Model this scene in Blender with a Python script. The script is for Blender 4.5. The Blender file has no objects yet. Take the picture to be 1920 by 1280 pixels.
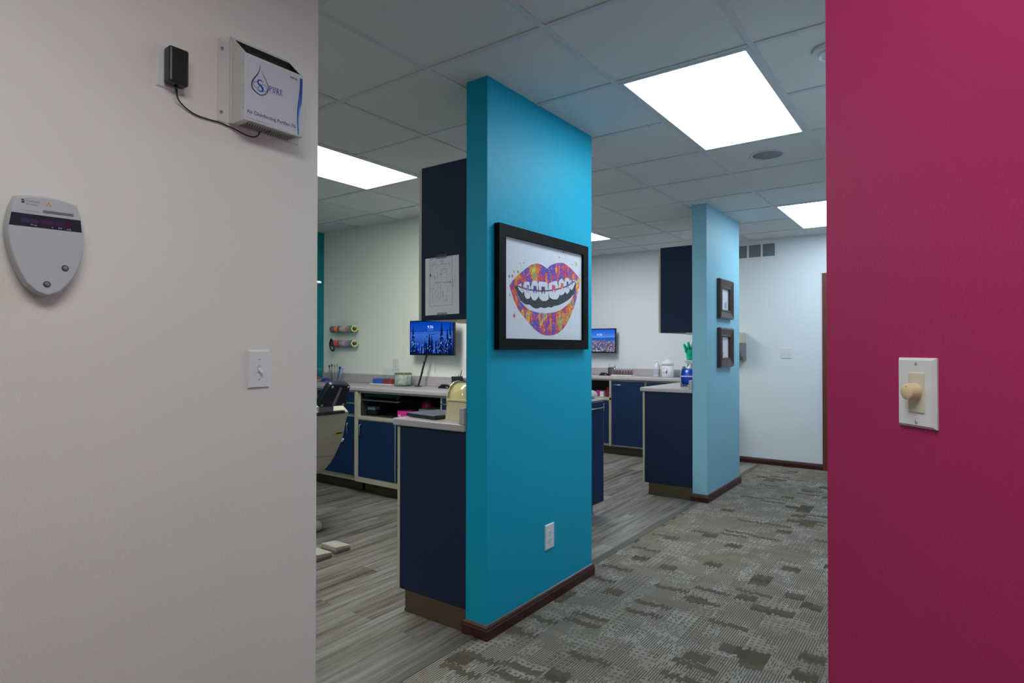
import bpy, bmesh, math, random
from mathutils import Vector, Matrix
random.seed(7)
SC = bpy.context.scene
COL = SC.collection
PI = math.pi

# ------------------------------------------------------------------ materials
def lin(c):
    o = []
    for v in c:
        v = v / 255.0
        o.append(v / 12.92 if v <= 0.04045 else ((v + 0.055) / 1.055) ** 2.4)
    return (o[0], o[1], o[2], 1.0)

class NT:
    """small node-tree helper"""
    def __init__(s, name):
        s.m = bpy.data.materials.new(name); s.m.use_nodes = True
        s.t = s.m.node_tree; s.t.nodes.clear()
        s.out = s.n('ShaderNodeOutputMaterial')
    def n(s, typ, **kw):
        x = s.t.nodes.new(typ)
        for k, v in kw.items(): setattr(x, k, v)
        return x
    def l(s, a, b): s.t.links.new(a, b)
    def sock(s, inp, v):
        if hasattr(v, 'is_linked') or isinstance(v, bpy.types.NodeSocket): s.l(v, inp)
        else: inp.default_value = v
    def math(s, op, a, b=0.0, c=None, clamp=False):
        x = s.n('ShaderNodeMath', operation=op); x.use_clamp = clamp
        s.sock(x.inputs[0], a); s.sock(x.inputs[1], b)
        if c is not None: s.sock(x.inputs[2], c)
        return x.outputs[0]
    def coord(s): return s.n('ShaderNodeTexCoord').outputs['Object']
    def map(s, vec, scale=(1, 1, 1), loc=(0, 0, 0)):
        x = s.n('ShaderNodeMapping'); s.l(vec, x.inputs['Vector'])
        x.inputs['Scale'].default_value = scale; x.inputs['Location'].default_value = loc
        return x.outputs[0]
    def noise(s, vec, scale, detail=2.0, rough=.5):
        x = s.n('ShaderNodeTexNoise'); s.l(vec, x.inputs['Vector'])
        x.inputs['Scale'].default_value = scale; x.inputs['Detail'].default_value = detail
        x.inputs['Roughness'].default_value = rough
        return x
    def ramp(s, fac, stops, interp='LINEAR'):
        x = s.n('ShaderNodeValToRGB'); s.l(fac, x.inputs[0])
        r = x.color_ramp; r.interpolation = interp
        while len(r.elements) < len(stops): r.elements.new(.5)
        for e, (p, c) in zip(r.elements, stops): e.position = p; e.color = c
        return x.outputs[0]
    def mix(s, fac, a, b, blend='MIX'):
        x = s.n('ShaderNodeMix', data_type='RGBA', blend_type=blend)
        s.sock(x.inputs[0], fac); s.sock(x.inputs[6], a); s.sock(x.inputs[7], b)
        return x.outputs[2]
    def bsdf(s, col, rough=.5, metal=0., spec=.5, bump=None, bstr=.1, bdist=.001, **kw):
        p = s.n('ShaderNodeBsdfPrincipled')
        s.sock(p.inputs['Base Color'], col); s.sock(p.inputs['Roughness'], rough)
        p.inputs['Metallic'].default_value = metal
        p.inputs['Specular IOR Level'].default_value = spec
        for k, v in kw.items(): s.sock(p.inputs[k], v)
        if bump is not None:
            b = s.n('ShaderNodeBump'); b.inputs['Strength'].default_value = bstr
            b.inputs['Distance'].default_value = bdist
            s.l(bump, b.inputs['Height']); s.l(b.outputs[0], p.inputs['Normal'])
        s.l(p.outputs[0], s.out.inputs[0])
        return p

MATS = {}
def plain(name, rgb, rough=.5, metal=0., spec=.5, var=.06, vscale=40., bump=0., bscale=300., **kw):
    """procedural: colour varied a little by noise, optional bump"""
    if name in MATS: return MATS[name]
    t = NT(name); co = t.coord()
    nz = t.noise(co, vscale, 3.0)
    c = lin(rgb); d = tuple(v * (1 - var) for v in c[:3]) + (1,); e = tuple(min(1, v * (1 + var)) for v in c[:3]) + (1,)
    col = t.mix(nz.outputs['Fac'], d, e)
    bn = t.noise(co, bscale, 2.0).outputs['Fac'] if bump else None
    t.bsdf(col, rough, metal, spec, bn, bump, .001, **kw)
    MATS[name] = t.m; return t.m

def painted(name, rgb, rough=.55, bump=.5, spec=.35):
    """roller painted drywall with fine orange peel"""
    t = NT(name); co = t.coord()
    big = t.noise(co, 1.3, 2.0).outputs['Fac']
    c = lin(rgb)
    col = t.mix(big, tuple(v * .97 for v in c[:3]) + (1,), tuple(min(1, v * 1.03) for v in c[:3]) + (1,))
    pe = t.noise(co, 190., 3.0, .6).outputs['Fac']
    t.bsdf(col, rough, 0, spec, pe, bump, .0012)
    MATS[name] = t.m; return t.m

def emit(name, rgb, strength=1.0):
    if name in MATS: return MATS[name]
    t = NT(name); e = t.n('ShaderNodeEmission')
    e.inputs[0].default_value = lin(rgb) if max(rgb) > 1.5 else tuple(rgb) + (1,)
    e.inputs[1].default_value = strength
    t.l(e.outputs[0], t.out.inputs[0]); MATS[name] = t.m; return t.m

def clear(name, tint=(255, 255, 255), gloss=.12, rough=.02, alpha=.0):
    """thin clear acrylic or glass: transparent with a Fresnel reflection"""
    t = NT(name)
    tr = t.n('ShaderNodeBsdfTransparent'); tr.inputs[0].default_value = lin(tint)
    gl = t.n('ShaderNodeBsdfGlossy'); gl.inputs['Roughness'].default_value = rough
    di = t.n('ShaderNodeBsdfDiffuse'); di.inputs[0].default_value = lin(tint)
    lw = t.n('ShaderNodeLayerWeight'); lw.inputs[0].default_value = .5
    nz = t.noise(t.coord(), 15.).outputs['Fac']
    f = t.math('MULTIPLY_ADD', t.math('POWER', lw.outputs['Facing'], 5.), .6, t.math('MULTIPLY_ADD', nz, .005, gloss * .25))
    m0 = t.n('ShaderNodeMixShader'); m0.inputs[0].default_value = alpha
    t.l(tr.outputs[0], m0.inputs[1]); t.l(di.outputs[0], m0.inputs[2])
    m = t.n('ShaderNodeMixShader'); t.l(f, m.inputs[0]); t.l(m0.outputs[0], m.inputs[1]); t.l(gl.outputs[0], m.inputs[2])
    t.l(m.outputs[0], t.out.inputs[0]); MATS[name] = t.m; return t.m

M_white = painted('warm_white_paint', (222, 219, 214))
M_bay = painted('bay_white_paint', (232, 236, 231))
M_far = painted('far_wall_paint', (214, 221, 227))
M_teal = painted('teal_paint', (0, 156, 190), .48, .45, .22)
M_light = painted('light_blue_paint', (136, 190, 212), .5, .3, .35)
M_tealdk = painted('teal_accent_paint', (0, 128, 140))
M_pink = painted('magenta_paint', (170, 39, 95), .5, .5, .3)
M_navy = plain('navy_laminate', (20, 43, 80), .5, 0, .25, .10, 60, .12, 500)
M_navyend = plain('navy_end_laminate', (22, 38, 63), .6, 0, .2, .12, 80, .15, 500)
M_cream = plain('cream_edge_banding', (176, 172, 154), .45)
M_toe = plain('brown_vinyl_base', (76, 63, 45), .5)
M_counter = plain('grey_mauve_laminate', (176, 170, 175), .32, 0, .45, .05, 420)
M_plast = plain('white_plastic', (218, 218, 222), .35, 0, .5, .02)
M_plastg = plain('pale_grey_plastic', (189, 191, 196), .4, 0, .5, .02)
M_black = plain('black_plastic', (22, 22, 25), .4)
M_dark = plain('dark_void', (6, 6, 8), .8)
M_blackg = plain('glossy_black_plastic', (14, 15, 20), .22)
M_steel = plain('brushed_steel', (190, 192, 196), .28, 1.0, .5, .05, 200)
M_ivory = plain('almond_plastic', (218, 196, 158), .4, 0, .5, .03)
M_ivoryl = plain('pale_almond_plastic', (206, 199, 182), .4, 0, .5, .02)
M_metalw = plain('white_powder_coat', (208, 208, 208), .4, 0, .5, .03, 120, .08, 700)
M_framebk = plain('black_picture_frame', (15, 15, 18), .6, 0, .12, .1, 50)
M_paper = plain('white_paper', (214, 216, 226), .8, 0, .2, .015, 20)
M_papergrey = plain('office_paper', (212, 216, 228), .85, 0, .2, .02, 20)
M_glass = clear('picture_glass', (255, 255, 255), .10, .01)
M_acrylic = clear('clear_acrylic', (252, 255, 255), .14, .05, .015)
M_ink = plain('grey_ink', (88, 88, 98), .8)
M_inkbk = plain('black_ink', (34, 34, 44), .8)
M_blueink = plain('blue_ink', (22, 72, 158), .6)
M_blueink2 = plain('light_blue_ink', (70, 140, 200), .6)
M_navyink = plain('dark_violet_ink', (42, 40, 74), .6)
M_red = plain('red_ink', (176, 52, 72), .7)
M_green = plain('green_ink', (40, 140, 40), .7)
M_beige = plain('beige_chair_shell', (184, 178, 160), .45, 0, .4, .03)
M_navyvinyl = plain('black_navy_vinyl', (12, 20, 40), .38, 0, .5, .1, 60)
M_magenta = plain('magenta_card', (226, 54, 160), .5)
M_dkred = plain('dark_red_plastic', (140, 16, 52), .4)
M_purple = plain('purple_plastic', (72, 30, 170), .5)
M_blue = plain('blue_plastic', (16, 84, 190), .45)
M_red2 = plain('red_plastic', (190, 20, 34), .45)
M_film = plain('cream_film', (226, 214, 160), .18, 0, .6, .08, 25)
M_bluefilm = plain('blue_film', (14, 74, 206), .3, 0, .5, .08, 25)
M_gloves = plain('teal_green_rubber', (20, 208, 165), .55, 0, .3, .15, 30)
M_speaker = plain('speaker_grille_cloth', (150, 156, 166), .8, 0, .2, .1, 600)
M_ceilp = plain('white_metal_grid', (200, 203, 208), .5)

# cherry wood trim
def wood(name, a, b, rough=.35):
    t = NT(name); co = t.coord()
    v = t.map(co, (3, 3, 60)); n1 = t.noise(v, 4., 4.).outputs['Fac']
    t.bsdf(t.ramp(n1, [(.3, lin(a)), (.7, lin(b))]), rough, 0, .5, n1, .08, .001)
    MATS[name] = t.m; return t.m
M_cherry = wood('dark_cherry_wood', (46, 17, 17), (70, 29, 26))
M_cherrydoor = wood('red_brown_wood', (84, 42, 32), (112, 62, 46))
M_walnut = wood('dark_walnut_wood', (50, 34, 34), (74, 54, 54), .3)

# ceiling tile
def ceil_mat():
    t = NT('ceiling_tile'); co = t.coord()
    a = t.noise(co, 260., 4., .7).outputs['Fac']; b = t.noise(co, 2.0, 2.).outputs['Fac']
    c = t.mix(b, lin((214, 214, 214)), lin((221, 221, 221)))
    c = t.mix(t.ramp(a, [(.30, (1, 1, 1, 1)), (.40, (0, 0, 0, 1))]), c, lin((190, 190, 190)))
    t.bsdf(c, .9, 0, .1, a, .5, .002); return t.m
M_tile = ceil_mat()

# grey vinyl planks that run down the room
def plank_mat():
    t = NT('grey_vinyl_plank'); co = t.coord()
    sep = t.n('ShaderNodeSeparateXYZ'); t.l(co, sep.inputs[0])
    cmb = t.n('ShaderNodeCombineXYZ'); t.l(sep.outputs[1], cmb.inputs[0]); t.l(sep.outputs[0], cmb.inputs[1])
    br = t.n('ShaderNodeTexBrick'); t.l(cmb.outputs[0], br.inputs['Vector'])
    br.inputs['Scale'].default_value = 1.0; br.inputs['Brick Width'].default_value = 1.22
    br.inputs['Row Height'].default_value = .152; br.inputs['Mortar Size'].default_value = .0012
    br.inputs['Color1'].default_value = (0, 0, 0, 1); br.inputs['Color2'].default_value = (1, 1, 1, 1)
    br.inputs['Mortar'].default_value = (.5, .5, .5, 1); br.offset = .37
    bw = t.n('ShaderNodeRGBToBW'); t.l(br.outputs['Color'], bw.inputs[0])
    off = t.n('ShaderNodeCombineXYZ'); t.l(t.math('MULTIPLY', bw.outputs[0], 17.), off.inputs[0])
    t.l(t.math('MULTIPLY', bw.outputs[0], 9.), off.inputs[1])
    va = t.n('ShaderNodeVectorMath', operation='ADD'); t.l(co, va.inputs[0]); t.l(off.outputs[0], va.inputs[1])
    g1 = t.noise(t.map(va.outputs[0], (42, 1.7, 1)), 1.0, 5., .62).outputs['Fac']
    g2 = t.noise(t.map(va.outputs[0], (14, .9, 1)), 1.0, 3., .55).outputs['Fac']
    g3 = t.noise(t.map(va.outputs[0], (160, 6, 1)), 1.0, 3., .6).outputs['Fac']
    col = t.ramp(g1, [(.33, lin((52, 49, 44))), (.44, lin((104, 100, 94))), (.52, lin((150, 147, 144))), (.66, lin((180, 179, 181)))])
    c2 = t.ramp(g2, [(.36, lin((76, 72, 66))), (.48, lin((146, 143, 140))), (.64, lin((182, 182, 185)))])
    col = t.mix(.5, col, c2)
    col = t.mix(t.math('MULTIPLY', g3, .35), col, lin((122, 118, 114)))
    tone = t.ramp(bw.outputs[0], [(0, (.60, .58, .545, 1)), (1, (.86, .845, .825, 1))])
    col = t.mix(1.0, col, tone, 'MULTIPLY')
    col = t.mix(t.math('MULTIPLY', br.outputs['Fac'], .6), col, lin((60, 58, 56)))
    t.bsdf(col, .42, 0, .4, g3, .12, .001); return t.m
M_plank = plank_mat()

# carpet tile: fine ribs along the corridor, broken into blocks, dashes and dark patches
def carpet_mat():
    t = NT('carpet_tile'); co = t.coord()
    sep = t.n('ShaderNodeSeparateXYZ'); t.l(co, sep.inputs[0]); X, Y = sep.outputs[0], sep.outputs[1]
    def fl(v): return t.math('FLOOR', v)
    def rnd(a, b):
        c = t.n('ShaderNodeCombineXYZ'); t.sock(c.inputs[0], a); t.sock(c.inputs[1], b)
        w = t.n('ShaderNodeTexWhiteNoise', noise_dimensions='2D'); t.l(c.outputs[0], w.inputs['Vector'])
        return w.outputs['Value']
    P = .0108
    rib = fl(t.math('DIVIDE', X, P))
    ribf = t.math('FRACT', t.math('DIVIDE', X, P))
    groove = t.math('GREATER_THAN', ribf, .55)
    # ragged block edges: every rib shifts its ends a little
    jag = t.math('MULTIPLY', t.math('SUBTRACT', rnd(rib, 3.3), .5), .03)
    Yj = t.math('ADD', Y, jag)
    def block(bx, by, s, yy=None):
        cx = fl(t.math('ADD', t.math('DIVIDE', X, bx), s))
        o = rnd(cx, s)
        cy = fl(t.math('ADD', t.math('DIVIDE', yy if yy is not None else Yj, by), t.math('MULTIPLY', o, 5.)))
        return rnd(cx, t.math('ADD', cy, s * 1.7))
    b1 = block(.10, .085, 2.4); b2 = block(.19, .042, 7.1); b3 = block(.065, .115, 5.6); b4 = block(.125, .10, 9.2)
    # dashes: each rib switches on and off
    dash = t.math('GREATER_THAN', rnd(rib, fl(t.math('DIVIDE', Y, .018))), .52)
    dots = t.math('MULTIPLY', t.math('GREATER_THAN', t.math('FRACT', t.math('DIVIDE', X, .027)), .5),
                  t.math('GREATER_THAN', t.math('FRACT', t.math('DIVIDE', Y, .030)), .55))
    solid = t.math('MAXIMUM', t.math('GREATER_THAN', b1, .92), t.math('GREATER_THAN', b2, .94))
    strip = t.math('MULTIPLY', groove, t.math('GREATER_THAN', b3, .45))
    dashm = t.math('MULTIPLY', t.math('MULTIPLY', dash, groove), t.math('GREATER_THAN', b4, .30))
    dotm = t.math('MULTIPLY', dots, t.math('LESS_THAN', b4, .42))
    k = t.math('MAXIMUM', t.math('MAXIMUM', strip, dashm), t.math('MULTIPLY', dotm, .8))
    k = t.math('MULTIPLY', k, .85)
    k = t.math('MAXIMUM', k, solid)
    fuzz = t.noise(co, 420., 2.).outputs['Fac']
    tint = block(.3, .26, 4.4)
    light = t.mix(tint, lin((158, 153, 148)), lin((143, 136, 126)))
    dark = t.mix(tint, lin((68, 62, 54)), lin((84, 76, 63)))
    col = t.mix(k, light, dark)
    col = t.mix(t.math('MULTIPLY', t.math('GREATER_THAN', b2, .55), .35), col, lin((108, 101, 91)))
    col = t.mix(t.math('MULTIPLY', fuzz, .4), col, lin((104, 97, 87)))
    t.bsdf(col, .95, 0, .08, fuzz, .6, .003); return t.m
M_carpet = carpet_mat()

# watercolour paint for the printed lips
def lips_mat():
    t = NT('watercolour_print'); co = t.coord()
    st = t.map(co, (8.5, 1, 3.2)); n1 = t.noise(st, 1.0, 3., .6).outputs['Fac']
    n2 = t.noise(t.map(co, (1, 1, 1), (3, 1, 7)), 14., 4., .65).outputs['Fac']
    f = t.math('ADD', n1, t.math('MULTIPLY', t.math('SUBTRACT', n2, .5), .45))
    cols = [(.30, (236, 196, 50)), (.35, (80, 150, 110)), (.39, (226, 150, 40)), (.43, (214, 84, 50)), (.465, (190, 48, 104)), (.495, (128, 52, 160)), (.525, (48, 92, 190)),
            (.55, (90, 60, 170)), (.58, (206, 56, 110)), (.61, (226, 110, 46)), (.64, (238, 196, 56)), (.68, (60, 140, 140)), (.73, (214, 60, 120))]
    c = t.ramp(f, [(p, lin(q)) for p, q in cols])
    sp = t.noise(co, 160., 2., .6).outputs['Fac']
    c = t.mix(t.ramp(sp, [(.64, (0, 0, 0, 1)), (.68, (1, 1, 1, 1))]), c, lin((236, 224, 200)))
    sp2 = t.noise(t.map(co, (1, 1, 1), (9, 2, 4)), 120., 2., .6).outputs['Fac']
    c = t.mix(t.ramp(sp2, [(.64, (0, 0, 0, 1)), (.69, (1, 1, 1, 1))]), c, lin((60, 34, 84)))
    t.bsdf(c, .7, 0, .2); return t.m
M_lips = lips_mat()
def mouth_mat():
    t = NT('dark_speckled_print'); co = t.coord()
    sp = t.noise(co, 190., 3., .6).outputs['Fac']
    c = t.mix(t.ramp(sp, [(.6, (0, 0, 0, 1)), (.68, (1, 1, 1, 1))]), lin((44, 46, 54)), lin((150, 150, 156)))
    t.bsdf(c, .7, 0, .2); return t.m
M_mouth = mouth_mat()

# ------------------------------------------------------------------ mesh builder
class B:
    def __init__(s): s.v = []; s.f = []; s.m = []; s.sm = []
    def add(s, vs, fs, m=0, smooth=False):
        o = len(s.v); s.v += [tuple(p) for p in vs]
        for f in fs: s.f.append([i + o for i in f]); s.m.append(m); s.sm.append(smooth)
        return s
    def box(s, x0, x1, y0, y1, z0, z1, m=0):
        v = [(x0, y0, z0), (x1, y0, z0), (x1, y1, z0), (x0, y1, z0), (x0, y0, z1), (x1, y0, z1), (x1, y1, z1), (x0, y1, z1)]
        return s.add(v, [(3, 2, 1, 0), (4, 5, 6, 7), (0, 1, 5, 4), (1, 2, 6, 5), (2, 3, 7, 6), (3, 0, 4, 7)], m)
    def rbox(s, x0, x1, y0, y1, z0, z1, r=.003, m=0, seg=2):
        bm = bmesh.new(); bmesh.ops.create_cube(bm, size=1)
        for v in bm.verts:
            v.co = ((x0 + x1) / 2 + v.co.x * (x1 - x0), (y0 + y1) / 2 + v.co.y * (y1 - y0), (z0 + z1) / 2 + v.co.z * (z1 - z0))
        r = min(r, .49 * min(x1 - x0, y1 - y0, z1 - z0))
        bmesh.ops.bevel(bm, geom=bm.edges[:], offset=r, segments=seg, affect='EDGES', profile=.5)
        return s.bm(bm, m)
    def bm(s, bm, m=0, smooth=False):
        bm.verts.index_update()
        s.add([v.co[:] for v in bm.verts], [[v.index for v in f.verts] for f in bm.faces], m, smooth); bm.free(); return s
    def prism(s, poly, axis, a, b, m=0, smooth=False):
        """polygon extruded along an axis; poly coords are the other two axes in x,y,z order"""
        def P(p, t): return (t, p[0], p[1]) if axis == 'x' else ((p[0], t, p[1]) if axis == 'y' else (p[0], p[1], t))
        n = len(poly); v = [P(p, a) for p in poly] + [P(p, b) for p in poly]
        s.add(v, [list(range(n))[::-1], [n + i for i in range(n)]], m)
        return s.add(v, [(i, (i + 1) % n, n + (i + 1) % n, n + i) for i in range(n)], m, smooth)
    def flat(s, poly, y, m=0):
        return s.add([(p[0], y, p[1]) for p in poly], [list(range(len(poly)))], m)
    def cyl(s, p0, p1, r0, r1=None, n=24, m=0, caps=True, smooth=True):
        r1 = r0 if r1 is None else r1
        p0 = Vector(p0); p1 = Vector(p1); d = (p1 - p0).normalized()
        a = d.orthogonal().normalized(); b = d.cross(a)
        v = []
        for p, r in ((p0, r0), (p1, r1)):
            for i in range(n):
                t = 2 * PI * i / n; v.append(p + a * math.cos(t) * r + b * math.sin(t) * r)
        s.add(v, [(i, (i + 1) % n, n + (i + 1) % n, n + i) for i in range(n)], m, smooth)
        if caps: s.add(v, [list(range(n))[::-1], [n + i for i in range(n)]], m)
        return s
    def tube(s, pts, r, n=8, m=0):
        pts = [Vector(p) for p in pts]; v = []; k = len(pts); up = None
        rr = r if isinstance(r, (list, tuple)) else [r] * k
        for i, p in enumerate(pts):
            d = (pts[min(i + 1, k - 1)] - pts[max(i - 1, 0)]).normalized()
            if up is None: up = d.orthogonal().normalized()
            up = (up - d * up.dot(d)).normalized(); w = d.cross(up)
            for j in range(n):
                t = 2 * PI * j / n; v.append(p + (up * math.cos(t) + w * math.sin(t)) * rr[i])
        f = [(i * n + j, i * n + (j + 1) % n, (i + 1) * n + (j + 1) % n, (i + 1) * n + j) for i in range(k - 1) for j in range(n)]
        s.add(v, f, m, True); s.add(v, [list(range(n))[::-1], [(k - 1) * n + j for j in range(n)]], m); return s
    def lathe(s, prof, c=(0, 0, 0), n=28, m=0, axis='z', smooth=True):
        v = []
        for r, z in prof:
            for i in range(n):
                t = 2 * PI * i / n; a, b = r * math.cos(t), r * math.sin(t)
                q = (a, b, z) if axis == 'z' else ((a, z, b) if axis == 'y' else (z, a, b))
                v.append((c[0] + q[0], c[1] + q[1], c[2] + q[2]))
        k = len(prof)
        f = [(i * n + j, i * n + (j + 1) % n, (i + 1) * n + (j + 1) % n, (i + 1) * n + j) for i in range(k - 1) for j in range(n)]
        return s.add(v, f, m, smooth)
    def ring(s, c, r, w, y, m=0, n=32, a0=0, a1=2 * PI, rx=1.0):
        """flat ring in the local x-z plane"""
        v = []
        for i in range(n + 1):
            t = a0 + (a1 - a0) * i / n
            for q in (r - w / 2, r + w / 2): v.append((c[0] + math.cos(t) * q * rx, y, c[1] + math.sin(t) * q))
        return s.add(v, [(2 * i, 2 * i + 1, 2 * i + 3, 2 * i + 2) for i in range(n)], m)
    def line(s, pts, w, y, m=0):
        """flat stroke in the local x-z plane; w may taper"""
        k = len(pts); v = []
        for i, p in enumerate(pts):
            a = pts[max(i - 1, 0)]; b = pts[min(i + 1, k - 1)]
            d = Vector((b[0] - a[0], b[1] - a[1])).normalized(); ww = w[i] if isinstance(w, (list, tuple)) else w
            v += [(p[0] - d.y * ww / 2, y, p[1] + d.x * ww / 2), (p[0] + d.y * ww / 2, y, p[1] - d.x * ww / 2)]
        return s.add(v, [(2 * i, 2 * i + 1, 2 * i + 3, 2 * i + 2) for i in range(k - 1)], m)
    def text(s, txt, x0, z0, w, h, y, m=0, bold=0.0):
        cu = bpy.data.curves.new('t', 'FONT'); cu.body = txt; cu.size = 1; cu.resolution_u = 3; cu.offset = bold
        ob = bpy.data.objects.new('t', cu); COL.objects.link(ob); bpy.context.view_layer.update()
        me = bpy.data.meshes.new_from_object(ob.evaluated_get(bpy.context.evaluated_depsgraph_get()))
        vs = [v.co.copy() for v in me.vertices]; fs = [list(p.vertices) for p in me.polygons]
        bpy.data.objects.remove(ob); bpy.data.meshes.remove(me); bpy.data.curves.remove(cu)
        ax = min(v.x for v in vs); bx = max(v.x for v in vs); az = min(v.y for v in vs); bz = max(v.y for v in vs)
        return s.add([(x0 + (v.x - ax) / (bx - ax) * w, y, z0 + (v.y - az) / (bz - az) * h) for v in vs], fs, m)
    def xf(s, M):
        s.v = [tuple(M @ Vector(p)) for p in s.v]; return s

def mk(name, b, mats, parent=None, bevel=0.0):
    me = bpy.data.meshes.new(name); me.from_pydata(b.v, [], b.f)
    for m in (mats if isinstance(mats, (list, tuple)) else [mats]): me.materials.append(m)
    for p, mi, sm in zip(me.polygons, b.m, b.sm): p.material_index = mi; p.use_smooth = sm
    bm = bmesh.new(); bm.from_mesh(me); bmesh.ops.remove_doubles(bm, verts=bm.verts[:], dist=1e-6)
    bmesh.ops.recalc_face_normals(bm, faces=bm.faces[:])
    bm.to_mesh(me); bm.free(); me.update()
    o = bpy.data.objects.new(name, me); COL.objects.link(o)
    if parent: o.parent = parent
    if bevel:
        md = o.modifiers.new('soft_edges', 'BEVEL'); md.width = bevel; md.segments = 2; md.limit_method = 'ANGLE'
    return o
def tag(o, label, cat, group=None, kind=None):
    o['label'] = label; o['category'] = cat
    if group: o['group'] = group
    if kind: o['kind'] = kind
    return o
def thing(name, label, cat, loc, rz=0., group=None):
    o = bpy.data.objects.new(name, None); COL.objects.link(o); o.empty_display_size = .05
    o.location = loc; o.rotation_euler = (0, 0, math.radians(rz))
    return tag(o, label, cat, group)
def struct(name, b, mats, label=None):
    o = mk(name, b, mats); o['kind'] = 'structure'
    if label: o['label'] = label
    return o
def dup(root, loc, rz, label, group=None):
    r = root.copy(); COL.objects.link(r); r.location = loc; r.rotation_euler = (0, 0, math.radians(rz)); r['label'] = label
    if group: r['group'] = group
    for ch in list(root.children):
        c = ch.copy(); COL.objects.link(c); c.parent = r
        for g in list(ch.children):
            d = g.copy(); COL.objects.link(d); d.parent = c
    return r

# ------------------------------------------------------------------ camera
H = 1.313
cam = bpy.data.cameras.new('camera'); co_ = bpy.data.objects.new('camera', cam); COL.objects.link(co_)
cam.sensor_fit = 'HORIZONTAL'; cam.sensor_width = 36; cam.lens = 1139.517 / 1920 * 36; cam.clip_start = .05
F = Vector((-0.58796719, 0.80881598, 0.01055009)); R_ = Vector((0.80886689, 0.58799092, 0.00101782)); U = R_.cross(F)
co_.matrix_world = Matrix(((R_.x, U.x, -F.x, 0), (R_.y, U.y, -F.y, 0), (R_.z, U.z, -F.z, H), (0, 0, 0, 1)))
SC.camera = co_

# ------------------------------------------------------------------ setting
CZ = 2.549      # tile plane
GZ = 2.543      # underside of the grid
LX = -1.703     # corridor side of the left wall and piers
BY = 4.11       # back wall of the near bay
FY = 7.265      # far wall
struct('floor_carpet', B().box(-1.765, 1.0, -2.5, FY, -.03, 0), M_carpet, 'patterned grey-brown carpet in the corridor')
struct('floor_vinyl', B().box(-5.5, -1.81, -2.5, FY, -.03, -.001), M_plank, 'grey wood-look vinyl planks in the treatment bays')
struct('trim_1', B().prism([(-1.81, -.03), (-1.81, .0005), (-1.80, .004), (-1.772, .004), (-1.765, .001), (-1.765, -.03)], 'y', -2.5, FY),
       plain('dark_grey_rubber', (86, 84, 80), .6), 'dark rubber strip between carpet and vinyl')
struct('ceiling', B().box(-5.6, 1.1, -2.6, FY + .1, CZ, CZ + .05), M_tile, 'suspended ceiling of two foot tiles')
GX, GY, TT = -1.2692, 1.9501, .6096
g = B()
for i in range(-7, 5):
    x = GX + i * TT
    if -5.5 < x < 1.0: g.box(x - .012, x + .012, -2.5, FY, GZ, CZ)
LIGHTS = ((0, 1), (0, 6), (-4, 0), (-4, 5), (1, -4), (-4, -5))
for j in range(-7, 10):
    y = GY + j * TT
    if not -2.5 < y < FY: continue
    cuts = sorted(GX + i * TT for i, k in LIGHTS if k + 1 == j)
    a = -5.5
    for c in cuts:
        g.box(a, c, y - .012, y + .012, GZ + .0006, CZ); a = c + TT
    g.box(a, 1.0, y - .012, y + .012, GZ + .0006, CZ)
struct('trim_2', g, M_ceilp, 'white metal ceiling grid')

struct('wall_left', B().box(LX - .124, LX, -2.5, 1.246, 0, CZ), M_white, 'warm white wall carrying the purifier')
pk = B().prism([(-.206, 1.358), (1.0, .152), (1.0, .30), (-.206, 1.506)], 'z', 0, CZ)
struct('wall_right', pk, M_pink, 'magenta wall set at an angle')
struct('wall_corridor_right', B().prism([(-.206, 1.506), (-.10, 1.40), (-.10, FY), (-.206, FY)], 'z', 0, CZ), M_far)
struct('wall_middle', B().box(-1.829, LX - .003, 2.155, 3.135, 0, CZ), M_teal, 'teal wall end carrying the lips picture')
struct('wall_middle_far', B().box(-1.825, LX + .003, 5.157, 6.125, 0, CZ), M_light, 'pale blue wall end carrying two small frames')
struct('wall_partition', B().box(-5.5, -2.78, BY, BY + .10, 0, CZ), M_bay, 'white back wall of the near bay')
struct('wall_teal_side', B().box(-5.6, -5.5, -2.5, FY + .1, 0, CZ), M_tealdk, 'dark teal side wall of the bays')
fw_ = B().box(-5.5, -1.06, FY, FY + .1, 0, CZ).box(-.17, 1.1, FY, FY + .1, 0, CZ).box(-1.06, -.17, FY, FY + .1, 2.05, CZ)
struct('wall_far', fw_, M_far, 'bluish white wall at the end of the corridor')
struct('wall_near', B().box(-5.6, 1.1, -2.6, -2.5, 0, CZ), M_white)
struct('wall_near_right', B().box(1.0, 1.1, -2.5, .30, 0, CZ), M_white)

def base_prof(d=.0):   # (out, z)
    return [(0, 0), (.014, 0), (.014, .042), (.011, .048), (.011, .054), (.006, .062), (0, .066)]
def baseboard(name, loc, rz, length, l0=0., l1=0., parent=None):
    """moulded board along local x with mitre allowances"""
    b = B(); pr = base_prof(); n = len(pr)
    v = [(-o * l0, -o, z) for o, z in pr] + [(length + o * l1, -o, z) for o, z in pr]
    b.add(v, [list(range(n))[::-1], [n + i for i in range(n)]] + [(i, (i + 1) % n, n + (i + 1) % n, n + i) for i in range(n)])
    M = Matrix.Translation(loc) @ Matrix.Rotation(math.radians(rz), 4, 'Z')
    return b.xf(M)
def pier_base(name, x0, x1, y0, y1, label):
    b = baseboard('', (x0, y0, .0), 0, x1 - x0, 1, 1)
    c = baseboard('', (x1, y0, .0), 90, y1 - y0, 1, 1)
    b.add(c.v, c.f)
    struct(name, b, M_cherry, label)
pier_base('baseboard_middle', -1.829, LX - .003, 2.155, 3.135, 'dark cherry baseboard round the teal wall end')
pier_base('baseboard_middle_far', -1.825, LX + .003, 5.157, 6.125, 'dark cherry baseboard round the pale blue wall end')
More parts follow.
